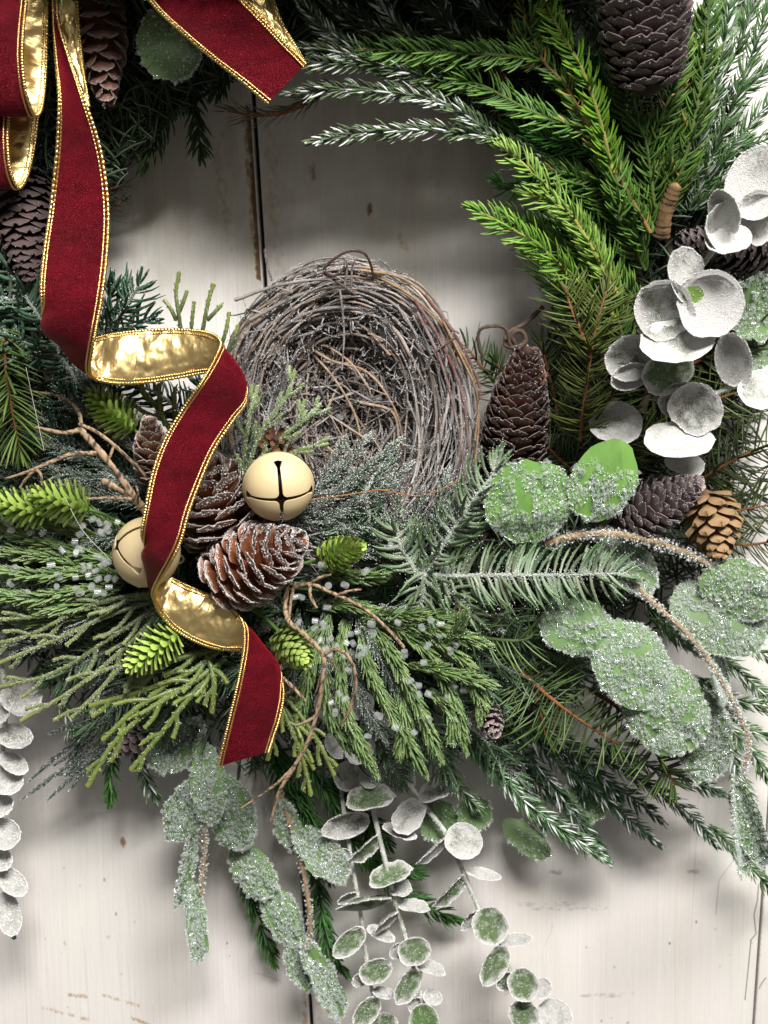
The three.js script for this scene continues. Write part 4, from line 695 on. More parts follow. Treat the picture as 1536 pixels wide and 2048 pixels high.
sprig('fir_sprig', 'pond', 'dark sparkling fir sprig between the ribbon loops and the long red tail', 'fir sprig', [[[130, 260, 3.6], [110, 330, 4.4], [90, 420, 4.6]], [[100, 200, 4], [85, 290, 4.6], [70, 360, 4.6]], [[190, 240, 3.4], [170, 190, 4], [150, 130, 4]], [[60, 480, 4], [90, 420, 4.6], [105, 370, 4.6]]], { c0: [0.012, 0.022, 0.012], c1: [0.02, 0.045, 0.022], len: 46, frost: 2, stemFrost: 0.1 });

// ---------------------------------------------------------------- left side
sprig('fir_sprig', 'norfolk', 'frosted grey green fir sprig with curled needles at the left edge', 'fir sprig', [
  [[150, 760, 5], [110, 690, 6.4], [70, 620, 7], [30, 560, 7], [0, 510, 6.8]], [[120, 720, 5.4], [60, 690, 6.6], [10, 670, 6.8], [-30, 660, 6.6]], [[60, 640, 6], [20, 600, 7], [-20, 590, 7]]], { len: 62, c0: [0.08, 0.13, 0.085], c1: [0.03, 0.085, 0.04], frost: 9, stemFrost: 0.8 });
sprig('fir_sprig', 'pond', 'blue green fir sprig with long curved needles right of the long red ribbon', 'fir sprig', [
  [[170, 720, 4.4], [220, 660, 5.6], [255, 610, 6], [280, 565, 6]], [[200, 700, 4.4], [250, 660, 5.4], [300, 640, 5.6]], [[190, 700, 4.4], [205, 640, 5.2], [225, 570, 5.4]]], { c0: [0.03, 0.065, 0.035], c1: [0.02, 0.075, 0.04], len: 62, frost: 6, stemFrost: 0.3 });
sprig('fir_sprig', 'fir', 'olive fir sprig with an orange stem and long needles at the left edge', 'fir sprig', [[[5, 660, 6.6], [12, 740, 7.6], [24, 820, 8], [42, 905, 7.6]]], { step: 7, per: 3, flat: 0.6, len: 78 });
sprig('fir_sprig', 'pond', 'dark frosted fir needles around the bare branch, left of the ribbon', 'fir sprig', [
  [[290, 980, 3.6], [220, 940, 5], [150, 905, 5.4], [80, 880, 5.4]], [[230, 880, 3.6], [180, 830, 4.8], [120, 790, 5.2]], [[290, 900, 3.6], [240, 840, 4.6], [190, 770, 5]], [[260, 1000, 4], [180, 980, 5.2], [110, 960, 5.4], [20, 950, 5.4]], [[180, 900, 4], [110, 860, 5], [70, 830, 5]]], { c0: [0.04, 0.075, 0.05], c1: [0.018, 0.055, 0.026] });
sprig('fir_sprig', 'pond', 'dark sparkling fir sprig behind the gold fold of the ribbon', 'fir sprig', [[[420, 880, 3.4], [360, 820, 4.6], [300, 780, 5], [220, 760, 5]], [[470, 900, 3.4], [430, 820, 4.4], [400, 770, 4.6]], [[480, 1000, 3.6], [450, 930, 4.4], [440, 860, 4.6]]], { c0: [0.025, 0.05, 0.03], c1: [0.018, 0.05, 0.026], frost: 4 });
const beadSprig = sprig('juniper_sprig', 'juniper', 'dense frosted juniper sprig with clear beads, left below the bare branch', 'juniper sprig', [
  [[250, 1130, 6], [180, 1110, 7], [100, 1090, 7.2], [10, 1060, 7.2], [-40, 1040, 7]], [[250, 1160, 6], [180, 1145, 7.2], [90, 1150, 7.6], [-10, 1140, 7.6]], [[240, 1180, 6], [170, 1180, 7.2], [80, 1195, 7.6], [-20, 1190, 7.4]],
  [[245, 1200, 6], [180, 1205, 7], [110, 1218, 7.4], [60, 1212, 7.2]], [[240, 1110, 5.4], [170, 1070, 6.4], [90, 1040, 6.8], [10, 1010, 6.6]], [[255, 1090, 5.4], [200, 1040, 6.2], [140, 1010, 6.4]], [[230, 1220, 5.4], [150, 1230, 6.6], [70, 1240, 6.6], [-10, 1225, 6.4]], [[200, 1160, 6], [130, 1120, 7.2], [60, 1110, 7.4], [0, 1100, 7.4]]]);
beads(beadSprig, [[16, 1042], [22, 1060], [62, 1065], [84, 1066], [148, 1048], [165, 1052], [185, 1038], [198, 1045], [215, 1048], [235, 1044], [203, 1065], [215, 1060], [160, 1068], [149, 1083], [160, 1098], [124, 1100], [152, 1106], [193, 1112], [205, 1118], [215, 1125], [205, 1130], [102, 1130], [28, 1136], [167, 1134], [179, 1132], [190, 1142], [176, 1150], [196, 1158], [117, 1152], [151, 1155], [216, 1156], [21, 1168], [113, 1172], [153, 1178], [183, 1173], [218, 1174], [53, 1186], [160, 1186], [195, 1184], [206, 1186], [230, 1158], [58, 985], [15, 1046]], 7.9, 13);
// ---------------------------------------------------------------- centre and right: frosted firs
sprig('fir_sprig', 'norfolk', 'large frosted fir frond lying sideways right of the nest with big curled needles', 'fir sprig', [
  Object.assign([[840, 1150, 7.4], [920, 1152, 8], [1020, 1150, 8.4], [1130, 1150, 8.4], [1255, 1146, 8]], { o: { flat: 0.9, len: 74, a0: 84, a1: 56 } }),
  [[850, 1150, 7], [890, 1085, 7.6], [940, 1010, 8], [985, 950, 7.8], [1000, 920, 7.6]], [[850, 1140, 7.4], [845, 1190, 7.8], [835, 1235, 7.6]], [[860, 1155, 7.2], [915, 1200, 7.8], [950, 1240, 7.6]], [[830, 1140, 7], [800, 1090, 7.4], [790, 1050, 7.2]]]);
sprig('fir_sprig', 'norfolk', 'small frosted fir tips right of the front bell', 'fir sprig', [[[780, 1110, 6], [740, 1040, 7], [735, 980, 7.2], [770, 920, 7]], [[760, 1090, 6], [700, 1060, 6.8], [660, 1030, 7]], [[740, 1000, 6.4], [700, 970, 6.8], [690, 930, 6.6]]], { len: 40, rad: 2.8, c0: [0.09, 0.14, 0.09], c1: [0.035, 0.10, 0.035], frost: 12 });
sprig('cypress_sprig', 'feather', 'feathery grey green cypress sprig spreading up over the lower nest', 'cypress sprig', [
  [[560, 1060, 6.4], [640, 1010, 7.2], [720, 950, 7.4], [800, 880, 7]], [[570, 1050, 6.6], [640, 980, 7.2], [700, 920, 7.4], [740, 870, 7]], [[580, 1060, 6.4], [660, 1030, 7.2], [750, 990, 7.4], [820, 930, 7]], [[600, 1070, 6.2], [690, 1060, 7], [780, 1040, 7.2]], [[630, 1000, 6.8], [660, 940, 7.2], [690, 880, 7]], [[610, 1080, 6], [680, 1100, 6.8], [760, 1110, 7]], [[700, 1000, 6.8], [760, 960, 7.2], [790, 900, 7]], [[800, 1130, 6], [780, 1060, 6.6], [760, 1000, 6.8]], [[840, 1100, 6], [830, 1040, 6.6], [850, 980, 6.8]], [[880, 1080, 6], [880, 1030, 6.6], [900, 970, 6.8]], [[650, 1140, 5.6], [720, 1150, 6.4], [800, 1130, 6.6]], [[520, 1075, 6], [545, 1050, 7.4], [562, 1030, 8.6]], [[860, 1120, 6.4], [880, 1060, 7.2], [930, 990, 7.4]], [[900, 1110, 6.4], [930, 1040, 7.2], [960, 990, 7.4]], [[820, 1150, 6.2], [790, 1110, 7], [750, 1070, 7.2]], [[840, 1140, 6.4], [820, 1080, 7.2], [800, 1020, 7.4], [790, 960, 7.2]], [[880, 1140, 6.4], [870, 1070, 7.4], [880, 1000, 7.6], [900, 940, 7.2]]]);
sprig('fir_sprig', 'pond', 'dark fir needles filling the gap below the front cone', 'fir sprig', [[[600, 1270, 3.4], [560, 1220, 4.4], [500, 1190, 4.8]], [[700, 1250, 3.6], [640, 1190, 4.6], [600, 1130, 5]], [[640, 1330, 3.4], [600, 1300, 4.4], [570, 1240, 4.8]], [[420, 1330, 3.4], [380, 1290, 4.4], [300, 1260, 4.6]], [[760, 1220, 3.8], [700, 1190, 4.8], [640, 1180, 5]], [[820, 1260, 3.8], [760, 1200, 4.8], [700, 1140, 5]]], { frost: 5 });
sprig('fir_sprig', 'fir', 'olive fir sprig with a red brown stem standing beside the upright cone', 'fir sprig', [
  [[1160, 880, 6], [1168, 800, 7.4], [1180, 720, 8], [1192, 655, 8.2], [1215, 575, 7.8]], [[1180, 720, 7.6], [1165, 670, 8.2], [1140, 610, 8.2], [1130, 570, 8]]], { per: 2.8, flat: 0.6, len: 78, c0: [0.06, 0.085, 0.014], c1: [0.10, 0.125, 0.03] });
sprig('fir_sprig', 'fir', 'dark fir needles behind the upright pine cone, left of it', 'fir sprig', [[[1090, 930, 3], [1040, 820, 3.6], [990, 720, 4]], [[1120, 860, 3.6], [1100, 760, 4.4], [1080, 680, 4.6]], [[1160, 960, 4], [1100, 900, 4.6], [1060, 860, 4.6]], [[1000, 780, 3], [960, 730, 3.6], [930, 690, 3.6]]], { c0: [0.03, 0.055, 0.016], c1: [0.06, 0.095, 0.03], len: 66 });
sprig('fir_sprig', 'fir', 'dark olive fir sprigs behind the white eucalyptus at the right edge', 'fir sprig', [
  [[1280, 900, 3.4], [1350, 850, 4.2], [1430, 800, 4.6], [1530, 770, 4.6]], [[1400, 960, 4], [1450, 930, 5], [1510, 900, 5.2], [1570, 880, 5]], [[1400, 1050, 4], [1460, 1025, 5], [1540, 1010, 5.2]], [[1300, 780, 3.4], [1380, 730, 4], [1450, 700, 4.2], [1540, 640, 4.2]], [[1340, 700, 3], [1420, 660, 3.6], [1480, 620, 3.8]], [[1200, 840, 3.4], [1240, 760, 4], [1290, 700, 4]], [[1180, 960, 3.6], [1240, 900, 4.2], [1290, 860, 4.2]], [[1430, 1080, 4.6], [1490, 1090, 5.2], [1560, 1080, 5.2]]], { c0: [0.04, 0.06, 0.014], c1: [0.08, 0.11, 0.026], len: 88 });
sprig('fir_sprig', 'yew', 'olive fir sprig with long flat needles, under the frosted frond', 'fir sprig', [[[905, 1215, 6.4], [945, 1265, 7.4], [1000, 1280, 7.6], [1060, 1275, 7.4], [1072, 1240, 7.2]]], { step: 11, cs: [0.10, 0.15, 0.04], c0: [0.07, 0.12, 0.03], c1: [0.11, 0.17, 0.045], len: 76 });
sprig('yew_sprig', 'yew', 'dark olive yew sprig with an orange brown stem and drooping flat needles', 'yew sprig', [
  [[1040, 1340, 5.6], [1100, 1395, 6.8], [1160, 1440, 7.2], [1240, 1490, 7]], [[1180, 1380, 5.4], [1235, 1415, 6.4], [1280, 1460, 6.8], [1320, 1520, 6.8], [1350, 1570, 6.6]], [[1060, 1350, 5.4], [1080, 1420, 6.4], [1090, 1470, 6.4]]], { a0: 72, a1: 74 });
// ---------------------------------------------------------------- juniper ropes, bottom middle
const ropes = sprig('juniper_sprig', 'juniper', 'dense dark green juniper sprig hanging in ropes with clear beads, bottom middle', 'juniper sprig', [
  [[660, 1230, 6], [630, 1310, 7], [610, 1380, 7.2], [600, 1440, 7]], [[690, 1240, 6], [680, 1330, 7.2], [690, 1420, 7.6], [720, 1490, 7.6], [752, 1550, 7.2]], [[720, 1250, 6], [740, 1340, 7.6], [780, 1420, 8], [820, 1490, 8], [850, 1550, 7.6]],
  [[740, 1240, 6.4], [790, 1320, 7.8], [830, 1400, 8.2], [860, 1470, 8.2], [880, 1520, 8]], [[760, 1230, 6.6], [850, 1300, 8], [900, 1380, 8.6], [920, 1450, 8.6], [930, 1500, 8.4]], [[780, 1230, 6.6], [860, 1270, 8], [930, 1330, 8.8], [960, 1400, 9], [960, 1440, 8.8]],
  [[740, 1240, 6.6], [830, 1250, 7.8], [900, 1265, 8.8], [975, 1290, 9]], [[640, 1250, 6], [600, 1290, 6.8], [570, 1330, 7], [560, 1380, 6.8]], [[720, 1240, 6.4], [780, 1230, 7.6], [860, 1232, 8.2], [920, 1240, 8.4]], [[820, 1330, 7.6], [880, 1340, 8.8], [950, 1360, 9.4], [985, 1372, 9.4]], [[640, 1210, 5.6], [700, 1210, 6.6], [760, 1230, 6.8]], [[800, 1370, 7.4], [810, 1440, 8], [800, 1510, 7.8]],
  [[640, 1140, 5.8], [700, 1155, 6.8], [770, 1150, 7]], [[880, 1290, 8], [910, 1270, 9], [925, 1240, 9.4], [930, 1225, 9.4]], [[660, 1280, 6], [650, 1360, 6.8], [660, 1430, 7], [700, 1500, 7]], [[860, 1380, 7.8], [900, 1420, 8.6], [905, 1480, 8.6]]]);
beads(ropes, [[731, 1143], [657, 1171], [590, 1194], [602, 1194], [654, 1215], [630, 1242], [648, 1250], [630, 1257], [597, 1245], [743, 1248], [700, 1268], [714, 1264], [745, 1265], [796, 1245], [844, 1255], [862, 1240], [881, 1248], [880, 1272], [914, 1288], [900, 1302], [660, 1278], [640, 1280], [693, 1286], [706, 1287], [720, 1292], [730, 1296], [672, 1294], [718, 1312], [728, 1306], [689, 1312], [652, 1298], [660, 1310], [697, 1340], [809, 1307], [855, 1292], [848, 1325], [567, 1332], [620, 1332], [820, 1362], [836, 1371], [838, 1388], [857, 1388], [909, 1371], [928, 1380], [945, 1382], [895, 1398], [678, 1387], [690, 1398], [662, 1405], [670, 1425], [757, 1432], [858, 1438], [791, 1455], [828, 1465], [736, 1472], [782, 1090], [690, 1170], [645, 1130]], 9.0, 13);
// ---------------------------------------------------------------- snow streaked tips along the lower right
sprig('pine_sprig', 'snowy', 'snow streaked green pine sprig with the brightest tip, pointing down right below the tiny cone', 'pine sprig', [
  Object.assign([[910, 1420, 5.6], [960, 1500, 6.6], [1030, 1585, 7], [1110, 1650, 6.8], [1212, 1720, 6.4]], { o: { c1: [0.09, 0.22, 0.07], snow: 0.4, len: 38, per: 4 } }), [[880, 1470, 5], [900, 1550, 5.6], [960, 1620, 5.8]], [[900, 1400, 5], [940, 1480, 5.8], [985, 1540, 6]]], { dz: -2.2 });
sprig('pine_sprig', 'snowy', 'frosty dark pine sprig with several tips over the white wall, lower right', 'pine sprig', [
  [[980, 1400, 4], [1050, 1500, 5], [1120, 1590, 5.2], [1170, 1660, 5], [1218, 1722, 4.8]], [[1010, 1400, 4], [1090, 1500, 5], [1190, 1580, 5.2], [1260, 1640, 5], [1318, 1690, 4.8]], [[1040, 1430, 4], [1130, 1510, 5], [1230, 1570, 5.2], [1325, 1645, 4.8]],
  [[1080, 1450, 4], [1170, 1500, 5], [1280, 1560, 5.2], [1380, 1630, 5], [1432, 1692, 4.8]], [[1010, 1470, 3.6], [1080, 1570, 4.4], [1150, 1630, 4.4]], [[1190, 1480, 4], [1290, 1530, 4.8], [1380, 1560, 5], [1450, 1590, 4.8]], [[960, 1420, 3.6], [1010, 1520, 4.4], [1060, 1600, 4.4], [1090, 1660, 4.2]], [[1030, 1410, 4.4], [1110, 1480, 5.4], [1190, 1540, 5.6], [1240, 1600, 5.4]], [[1130, 1480, 4], [1160, 1540, 4.6], [1170, 1600, 4.6]]], { c0: [0.015, 0.05, 0.022], c1: [0.045, 0.10, 0.045] , dz: -1.8 });
sprig('pine_sprig', 'snowy', 'frosty dark pine tips at the right edge behind the iced leaves', 'pine sprig', [
  [[1300, 1230, 3], [1380, 1290, 4], [1460, 1330, 4.2], [1550, 1410, 4]], [[1290, 1200, 3.4], [1330, 1250, 4.2], [1370, 1290, 4.4]], [[1380, 1350, 3.4], [1450, 1390, 4.2], [1550, 1420, 4.2]], [[1380, 1400, 3.4], [1440, 1440, 4.2], [1500, 1500, 4.2], [1545, 1570, 4]], [[1390, 1430, 3.4], [1450, 1480, 4], [1480, 1560, 4], [1510, 1620, 4]], [[1420, 1650, 3.4], [1480, 1710, 4], [1550, 1790, 3.8]], [[1430, 1250, 3], [1500, 1290, 3.8], [1560, 1330, 3.8]], [[1400, 1380, 3], [1480, 1450, 3.8], [1550, 1480, 3.8]]], { dz: -1.2 });
sprig('pine_sprig', 'deep', 'small green and dusty pine tips hanging below the cedar, lower left', 'pine sprig', [[[230, 1430, 3], [224, 1500, 3.6], [222, 1555, 3.6], [220, 1605, 3.4]], Object.assign([[250, 1450, 2.6], [275, 1520, 3], [295, 1565, 3], [312, 1602, 2.8]], { style: 'dusted' }), Object.assign([[100, 1340, 2.6], [130, 1420, 3], [150, 1490, 3]], { style: 'dusted' }), Object.assign([[200, 1420, 2.6], [160, 1480, 3], [150, 1545, 3]], { style: 'dusted' })], { len: 30 });
sprig('pine_sprig', 'deep', 'green pine sprig hanging behind the iced and white leaves, bottom centre', 'pine sprig', [
  [[480, 1640, 1.2], [490, 1740, 1.5], [515, 1830, 1.5], [548, 1925, 1.4]], [[560, 1500, 1.4], [590, 1590, 1.7], [640, 1680, 1.8], [660, 1760, 1.7]], [[600, 1560, 1.5], [630, 1700, 1.8], [640, 1800, 1.8], [660, 1900, 1.7], [690, 1945, 1.6]], [[720, 1640, 1.4], [760, 1740, 1.7], [830, 1800, 1.8], [918, 1842, 1.7]], [[720, 1700, 1.4], [780, 1740, 1.6], [840, 1745, 1.6]], [[600, 1480, 1.6], [640, 1560, 2.0], [690, 1650, 2.0], [720, 1720, 2.0]], [[550, 1480, 1.6], [560, 1570, 1.8], [600, 1650, 1.8]], [[640, 1560, 1.6], [700, 1600, 1.9], [780, 1690, 1.9]]], { c0: [0.018, 0.07, 0.015], c1: [0.055, 0.17, 0.03], stem: 4 });
sprig('cypress_sprig', 'thread', 'dark thread like cypress sprig trailing to the lower left, beaded with frost', 'cypress sprig', [
  [[330, 1390, 4], [240, 1450, 4.6], [150, 1520, 4.6], [45, 1598, 4.4]], [[330, 1400, 4], [250, 1470, 4.6], [160, 1540, 4.6], [95, 1600, 4.4]], [[320, 1390, 4], [220, 1440, 4.8], [130, 1500, 4.8], [60, 1560, 4.6]], [[310, 1400, 4], [230, 1470, 4.6], [130, 1550, 4.6]], [[300, 1380, 4], [200, 1420, 4.6], [100, 1468, 4.6]], [[330, 1410, 4], [270, 1460, 4.6], [190, 1540, 4.6], [105, 1550, 4.4]], [[330, 1380, 4], [240, 1430, 4.6], [170, 1490, 4.6], [110, 1530, 4.4]], [[340, 1410, 4], [280, 1470, 4.4], [200, 1510, 4.4], [140, 1580, 4.4]], [[420, 1290, 4], [330, 1330, 4.6], [250, 1390, 4.6], [180, 1430, 4.4]], [[380, 1300, 4], [300, 1350, 4.6], [200, 1390, 4.6]], [[400, 1290, 4], [330, 1310, 4.8], [250, 1340, 4.8], [170, 1380, 4.6]], [[360, 1270, 4.4], [260, 1290, 5], [160, 1340, 5]], [[360, 1360, 4], [300, 1400, 4.6], [230, 1420, 4.6], [160, 1470, 4.4]]], { frost: 1.2 });
sprig('fir_sprig', 'pond', 'low frosted fir needles between the hanging juniper ropes and the yew', 'fir sprig', [
  [[760, 1300, 4], [840, 1420, 5], [900, 1560, 5.2]], [[860, 1240, 4.6], [940, 1330, 5.6], [1010, 1420, 5.6]], [[700, 1320, 4], [740, 1440, 4.8], [800, 1560, 4.8]], [[900, 1250, 4.6], [1000, 1330, 5.6], [1090, 1370, 5.6]], [[640, 1260, 4], [600, 1360, 5], [590, 1460, 5]], [[1000, 1230, 4.6], [1080, 1290, 5.2], [1160, 1340, 5.2]], [[880, 1380, 4], [960, 1470, 4.8], [1040, 1560, 4.6]]], { frost: 12 });
sprig('fir_sprig', 'pond', 'low frosted fir needles under the beaded juniper at the left edge', 'fir sprig', [
  [[280, 1080, 4], [180, 1060, 5], [60, 1070, 5.4], [-30, 1060, 5.4]], [[280, 1130, 4], [180, 1150, 5], [60, 1170, 5.4], [-30, 1170, 5.4]], [[300, 1220, 4], [180, 1230, 5], [60, 1250, 5.2], [-30, 1260, 5]], [[300, 1260, 4], [200, 1310, 4.8], [90, 1360, 4.8]], [[330, 1290, 4], [260, 1380, 4.6], [170, 1460, 4.6]], [[400, 1290, 4], [350, 1400, 4.6], [300, 1480, 4.6]], [[200, 1020, 4.4], [100, 1010, 5.4], [0, 990, 5.4]]], { frost: 12 });
sprig('fir_sprig', 'pond', 'low frosted fir needles around the bells and the front cone', 'fir sprig', [
  [[560, 1180, 3.6], [470, 1230, 4.4], [400, 1270, 4.6]], [[480, 1000, 3.6], [470, 920, 4.6], [480, 850, 4.8]], [[640, 1120, 4], [600, 1050, 5.4], [560, 1010, 5.6]], [[420, 1250, 4], [330, 1220, 4.8], [250, 1240, 5]], [[640, 1180, 4], [700, 1110, 5.4], [740, 1070, 5.6]], [[560, 1300, 4], [480, 1330, 4.8], [400, 1370, 4.8]], [[820, 1180, 4.6], [760, 1120, 5.8], [700, 1060, 6]]], { frost: 12 });
sprig('cypress_sprig', 'feather', 'feathery frosted cypress sprig mixed into the juniper ropes, bottom middle', 'cypress sprig', [
  [[690, 1200, 5.6], [740, 1280, 7], [790, 1370, 7.4], [830, 1450, 7.2]], [[650, 1220, 5.6], [650, 1310, 6.8], [670, 1400, 7]], [[760, 1210, 6], [840, 1260, 7.4], [910, 1320, 7.8]], [[600, 1230, 5.6], [590, 1300, 6.6], [580, 1380, 6.6]], [[800, 1240, 6.4], [870, 1310, 7.8], [900, 1390, 8]], [[700, 1300, 6], [720, 1390, 7], [770, 1480, 7]], [[840, 1190, 6.4], [930, 1230, 7.4], [1000, 1260, 7.4]], [[560, 1240, 5.6], [520, 1260, 6], [470, 1300, 6]]]);
sprig('cypress_sprig', 'feather', 'feathery frosted cypress sprig behind the bare branch, left of the ribbon', 'cypress sprig', [
  [[290, 960, 5], [220, 960, 6.2], [140, 950, 6.6], [60, 930, 6.4]], [[270, 900, 5], [200, 840, 6], [130, 800, 6.2]], [[290, 1010, 5.4], [200, 990, 6.4], [110, 975, 6.6]], [[250, 860, 5], [190, 790, 6], [150, 740, 6]], [[200, 930, 5.4], [120, 900, 6.2], [50, 860, 6.2]], [[280, 1060, 5.6], [210, 1080, 6.6], [120, 1120, 7]], [[280, 1200, 5.6], [190, 1230, 6.6], [80, 1290, 6.6], [0, 1300, 6.4]]]);
// ---------------------------------------------------------------- cedar
cedar('olive cedar frond fanning to the left edge below the beaded juniper', [[[320, 1185, 6.6], [240, 1195, 7.2], [130, 1225, 7.4], [20, 1238, 7.2], [-30, 1240, 7]], [[315, 1200, 6.6], [220, 1230, 7.2], [110, 1280, 7.4], [-10, 1330, 7.2]], [[320, 1210, 6.6], [230, 1270, 7.4], [110, 1345, 7.4], [0, 1375, 7.2]], [[330, 1215, 6.6], [255, 1290, 7.4], [160, 1370, 7.6], [42, 1442, 7.4]], [[300, 1260, 6.8], [245, 1330, 7.6], [190, 1390, 7.6], [143, 1436, 7.4]], [[310, 1192, 6.6], [180, 1212, 7.2], [60, 1270, 7.2], [-20, 1290, 7]]], { len: 85, every: 66, rad: 5.0, depth: 1, frost: 1.8, c0: [0.085, 0.115, 0.05], c1: [0.175, 0.21, 0.07] });
cedar('olive cedar frond with blunt tips hanging left of the ribbon end', [[[450, 1318, 6.8], [385, 1365, 7.6], [300, 1420, 8], [225, 1490, 8], [176, 1572, 7.8]], [[440, 1330, 6.8], [375, 1400, 7.6], [320, 1470, 7.8], [262, 1540, 7.6]], [[440, 1300, 6.8], [370, 1350, 7.6], [290, 1380, 7.8], [180, 1412, 7.6]], [[415, 1312, 7], [428, 1360, 7.6], [424, 1425, 7.4]], [[430, 1300, 6.8], [350, 1320, 7.4], [258, 1368, 7.4]], [[380, 1370, 7.2], [290, 1405, 8], [205, 1480, 8]]], { len: 76, every: 62, rad: 6.2, depth: 1 });
cedar('green glittered cedar frond standing over the nest above the front bell', [[[486, 1000, 6.6], [498, 930, 7.6], [530, 850, 8.2], [575, 790, 8.2], [590, 742, 8]], [[490, 980, 6.6], [490, 900, 7.4], [500, 830, 7.8], [515, 772, 7.6]], [[500, 960, 7], [560, 880, 8], [620, 830, 8.2], [640, 808, 8]], [[545, 930, 7], [600, 900, 8], [655, 888, 8]], [[560, 920, 7], [590, 860, 7.8], [610, 800, 7.8]]], { len: 60, every: 40, rad: 5, depth: 1, frost: 2.6, c0: [0.07, 0.11, 0.04], c1: [0.16, 0.21, 0.08] });
cedar('thin cedar tips standing up above the gold fold against the wall', [[[366, 690, 5.2], [356, 620, 5.8], [352, 585, 5.8], [358, 545, 5.8]], [[352, 640, 5.4], [340, 615, 5.6], [328, 600, 5.6]], [[358, 625, 5.6], [368, 600, 5.8], [374, 582, 5.8]], [[400, 690, 5.2], [412, 625, 5.8], [420, 590, 5.8], [428, 568, 5.8]], [[380, 690, 5.2], [384, 640, 5.6], [388, 604, 5.6]], [[415, 640, 5.4], [432, 622, 5.6], [443, 610, 5.6]], [[440, 700, 5.6], [452, 660, 6], [458, 625, 6]], [[460, 700, 5.6], [470, 670, 6], [476, 650, 6]]], { depth: 0, rad: 4.4, c0: [0.09, 0.125, 0.05] });
cedar('short cedar tips under the gold fold beside the small cone', [[[340, 860, 5], [310, 810, 6], [280, 775, 6.2]], [[330, 850, 5.4], [320, 810, 6.2], [318, 768, 6.4]], [[350, 840, 5], [348, 800, 6], [350, 775, 6]], [[330, 840, 5.4], [290, 825, 6.2], [255, 800, 6.2]], [[300, 800, 6], [284, 782, 6.4], [286, 760, 6.8]]], { depth: 0, rad: 5.2, len: 40 });
cedar('cedar frond drooping right of the ribbon end', [[[548, 1370, 6.4], [570, 1430, 7.4], [600, 1500, 7.6], [622, 1590, 7.2]], [[552, 1370, 6.4], [600, 1430, 7.4], [640, 1490, 7.6], [668, 1550, 7.2]], [[545, 1380, 6.4], [550, 1450, 7.2], [535, 1520, 7.2]], [[560, 1400, 6.4], [600, 1470, 7.4], [610, 1540, 7.4]]], { len: 62, every: 44, rad: 5.2, depth: 1 });
// ---------------------------------------------------------------- pine cones
const LOOK = {
  open: { c0: [0.287, 0.086, 0.023], c1: [0.287, 0.092, 0.030], white: [0.710, 0.645, 0.613], snow: 1.0, curl: 0.2, cup: 0.07, dust: 0.03, rim: 0.79 },
  brown: { c0: [0.17, 0.062, 0.024], c1: [0.25, 0.105, 0.05], white: [0.705, 0.635, 0.599], snow: 0.95, curl: 0.2, cup: 0.07, dust: 0.02, rim: 0.82 },
  tipped: { c0: [0.068, 0.027, 0.017], c1: [0.128, 0.050, 0.030], white: [0.425, 0.338, 0.312], snow: 0.7, curl: 0.25, cup: 0.1, dust: 0.18 },
  plum: { c0: [0.042, 0.022, 0.021], c1: [0.088, 0.051, 0.051], white: [0.338, 0.280, 0.280], snow: 0.6, curl: 0.22, cup: 0.12, dust: 0.2 },
  grey: { c0: [0.093, 0.048, 0.044], c1: [0.204, 0.128, 0.128], white: [0.594, 0.513, 0.527], snow: 0.85, curl: 0.2, cup: 0.12, dust: 0.5 },
  tan: { c0: [0.24, 0.135, 0.055], c1: [0.42, 0.265, 0.13], white: [0.5, 0.34, 0.18], snow: 0.3, curl: 0.1, cup: 0.18, dust: 0 },
  pink: { c0: [0.117, 0.052, 0.046], c1: [0.260, 0.143, 0.130], white: [0.632, 0.529, 0.517], snow: 0.9, curl: 0.2, cup: 0.16, dust: 0.5 },
  rust: { c0: [0.12, 0.045, 0.02], c1: [0.22, 0.09, 0.05], white: [0.26, 0.12, 0.07], snow: 0.2, curl: 0.2, cup: 0.25 },
  bud: { c0: [0.200, 0.338, 0.037], c1: [0.500, 0.663, 0.150], white: [0.518, 0.652, 0.225], snow: 0.3, curl: 0.22, cup: 0.2 },
};
cone('pine_cone', 'open brown pine cone with frosted scale rims, lying in front, tip to the right', 'pine cone', { base: [438, 1166, 7.2], tip: [600, 1078, 10.4], r: 78, n: 60, open: [-18, 62], look: LOOK.open, len: 0.9, wide: 1.08, frost: 120, core: 0.42, grain: 1.3 });
cone('pine_cone', 'open frosted pine cone partly behind the ribbon, above the front cone', 'pine cone', { base: [468, 1096, 5.6], tip: [392, 905, 7.8], r: 90, n: 60, open: [-14, 60], look: LOOK.brown, len: 0.9, wide: 1.05, frost: 120, core: 0.45, grain: 1.3 });
cone('pine_cone', 'upright dark cone with a red brown tip, right of the nest', 'pine cone', { base: [1022, 918, 4.6], tip: [1055, 702, 7.6], r: 65, n: 120, open: [12, 55], look: LOOK.tipped, len: 0.62, wide: 1.15, start: 0.52, core: 0.7, frost: 16, pack: 1, end: { ...LOOK.tipped, c0: [0.12, 0.035, 0.018], c1: [0.21, 0.07, 0.04], white: [0.46, 0.34, 0.31] }, endAt: 0.66, prof: (x) => Math.pow(Math.sin(Math.PI * clamp(0.33 + 0.625 * x)), 0.58) });
cone('pine_cone', 'large dark plum cone hanging at the top edge, right of centre', 'pine cone', { base: [1296, 172, 9.2], tip: [1276, -190, 12.4], r: 88, n: 150, open: [10, 50], look: LOOK.plum, len: 0.62, wide: 1.2, start: 0.52, core: 0.72, frost: 12, pack: 1, prof: (x) => Math.pow(Math.sin(Math.PI * clamp(0.12 + 0.82 * x)), 0.45) });
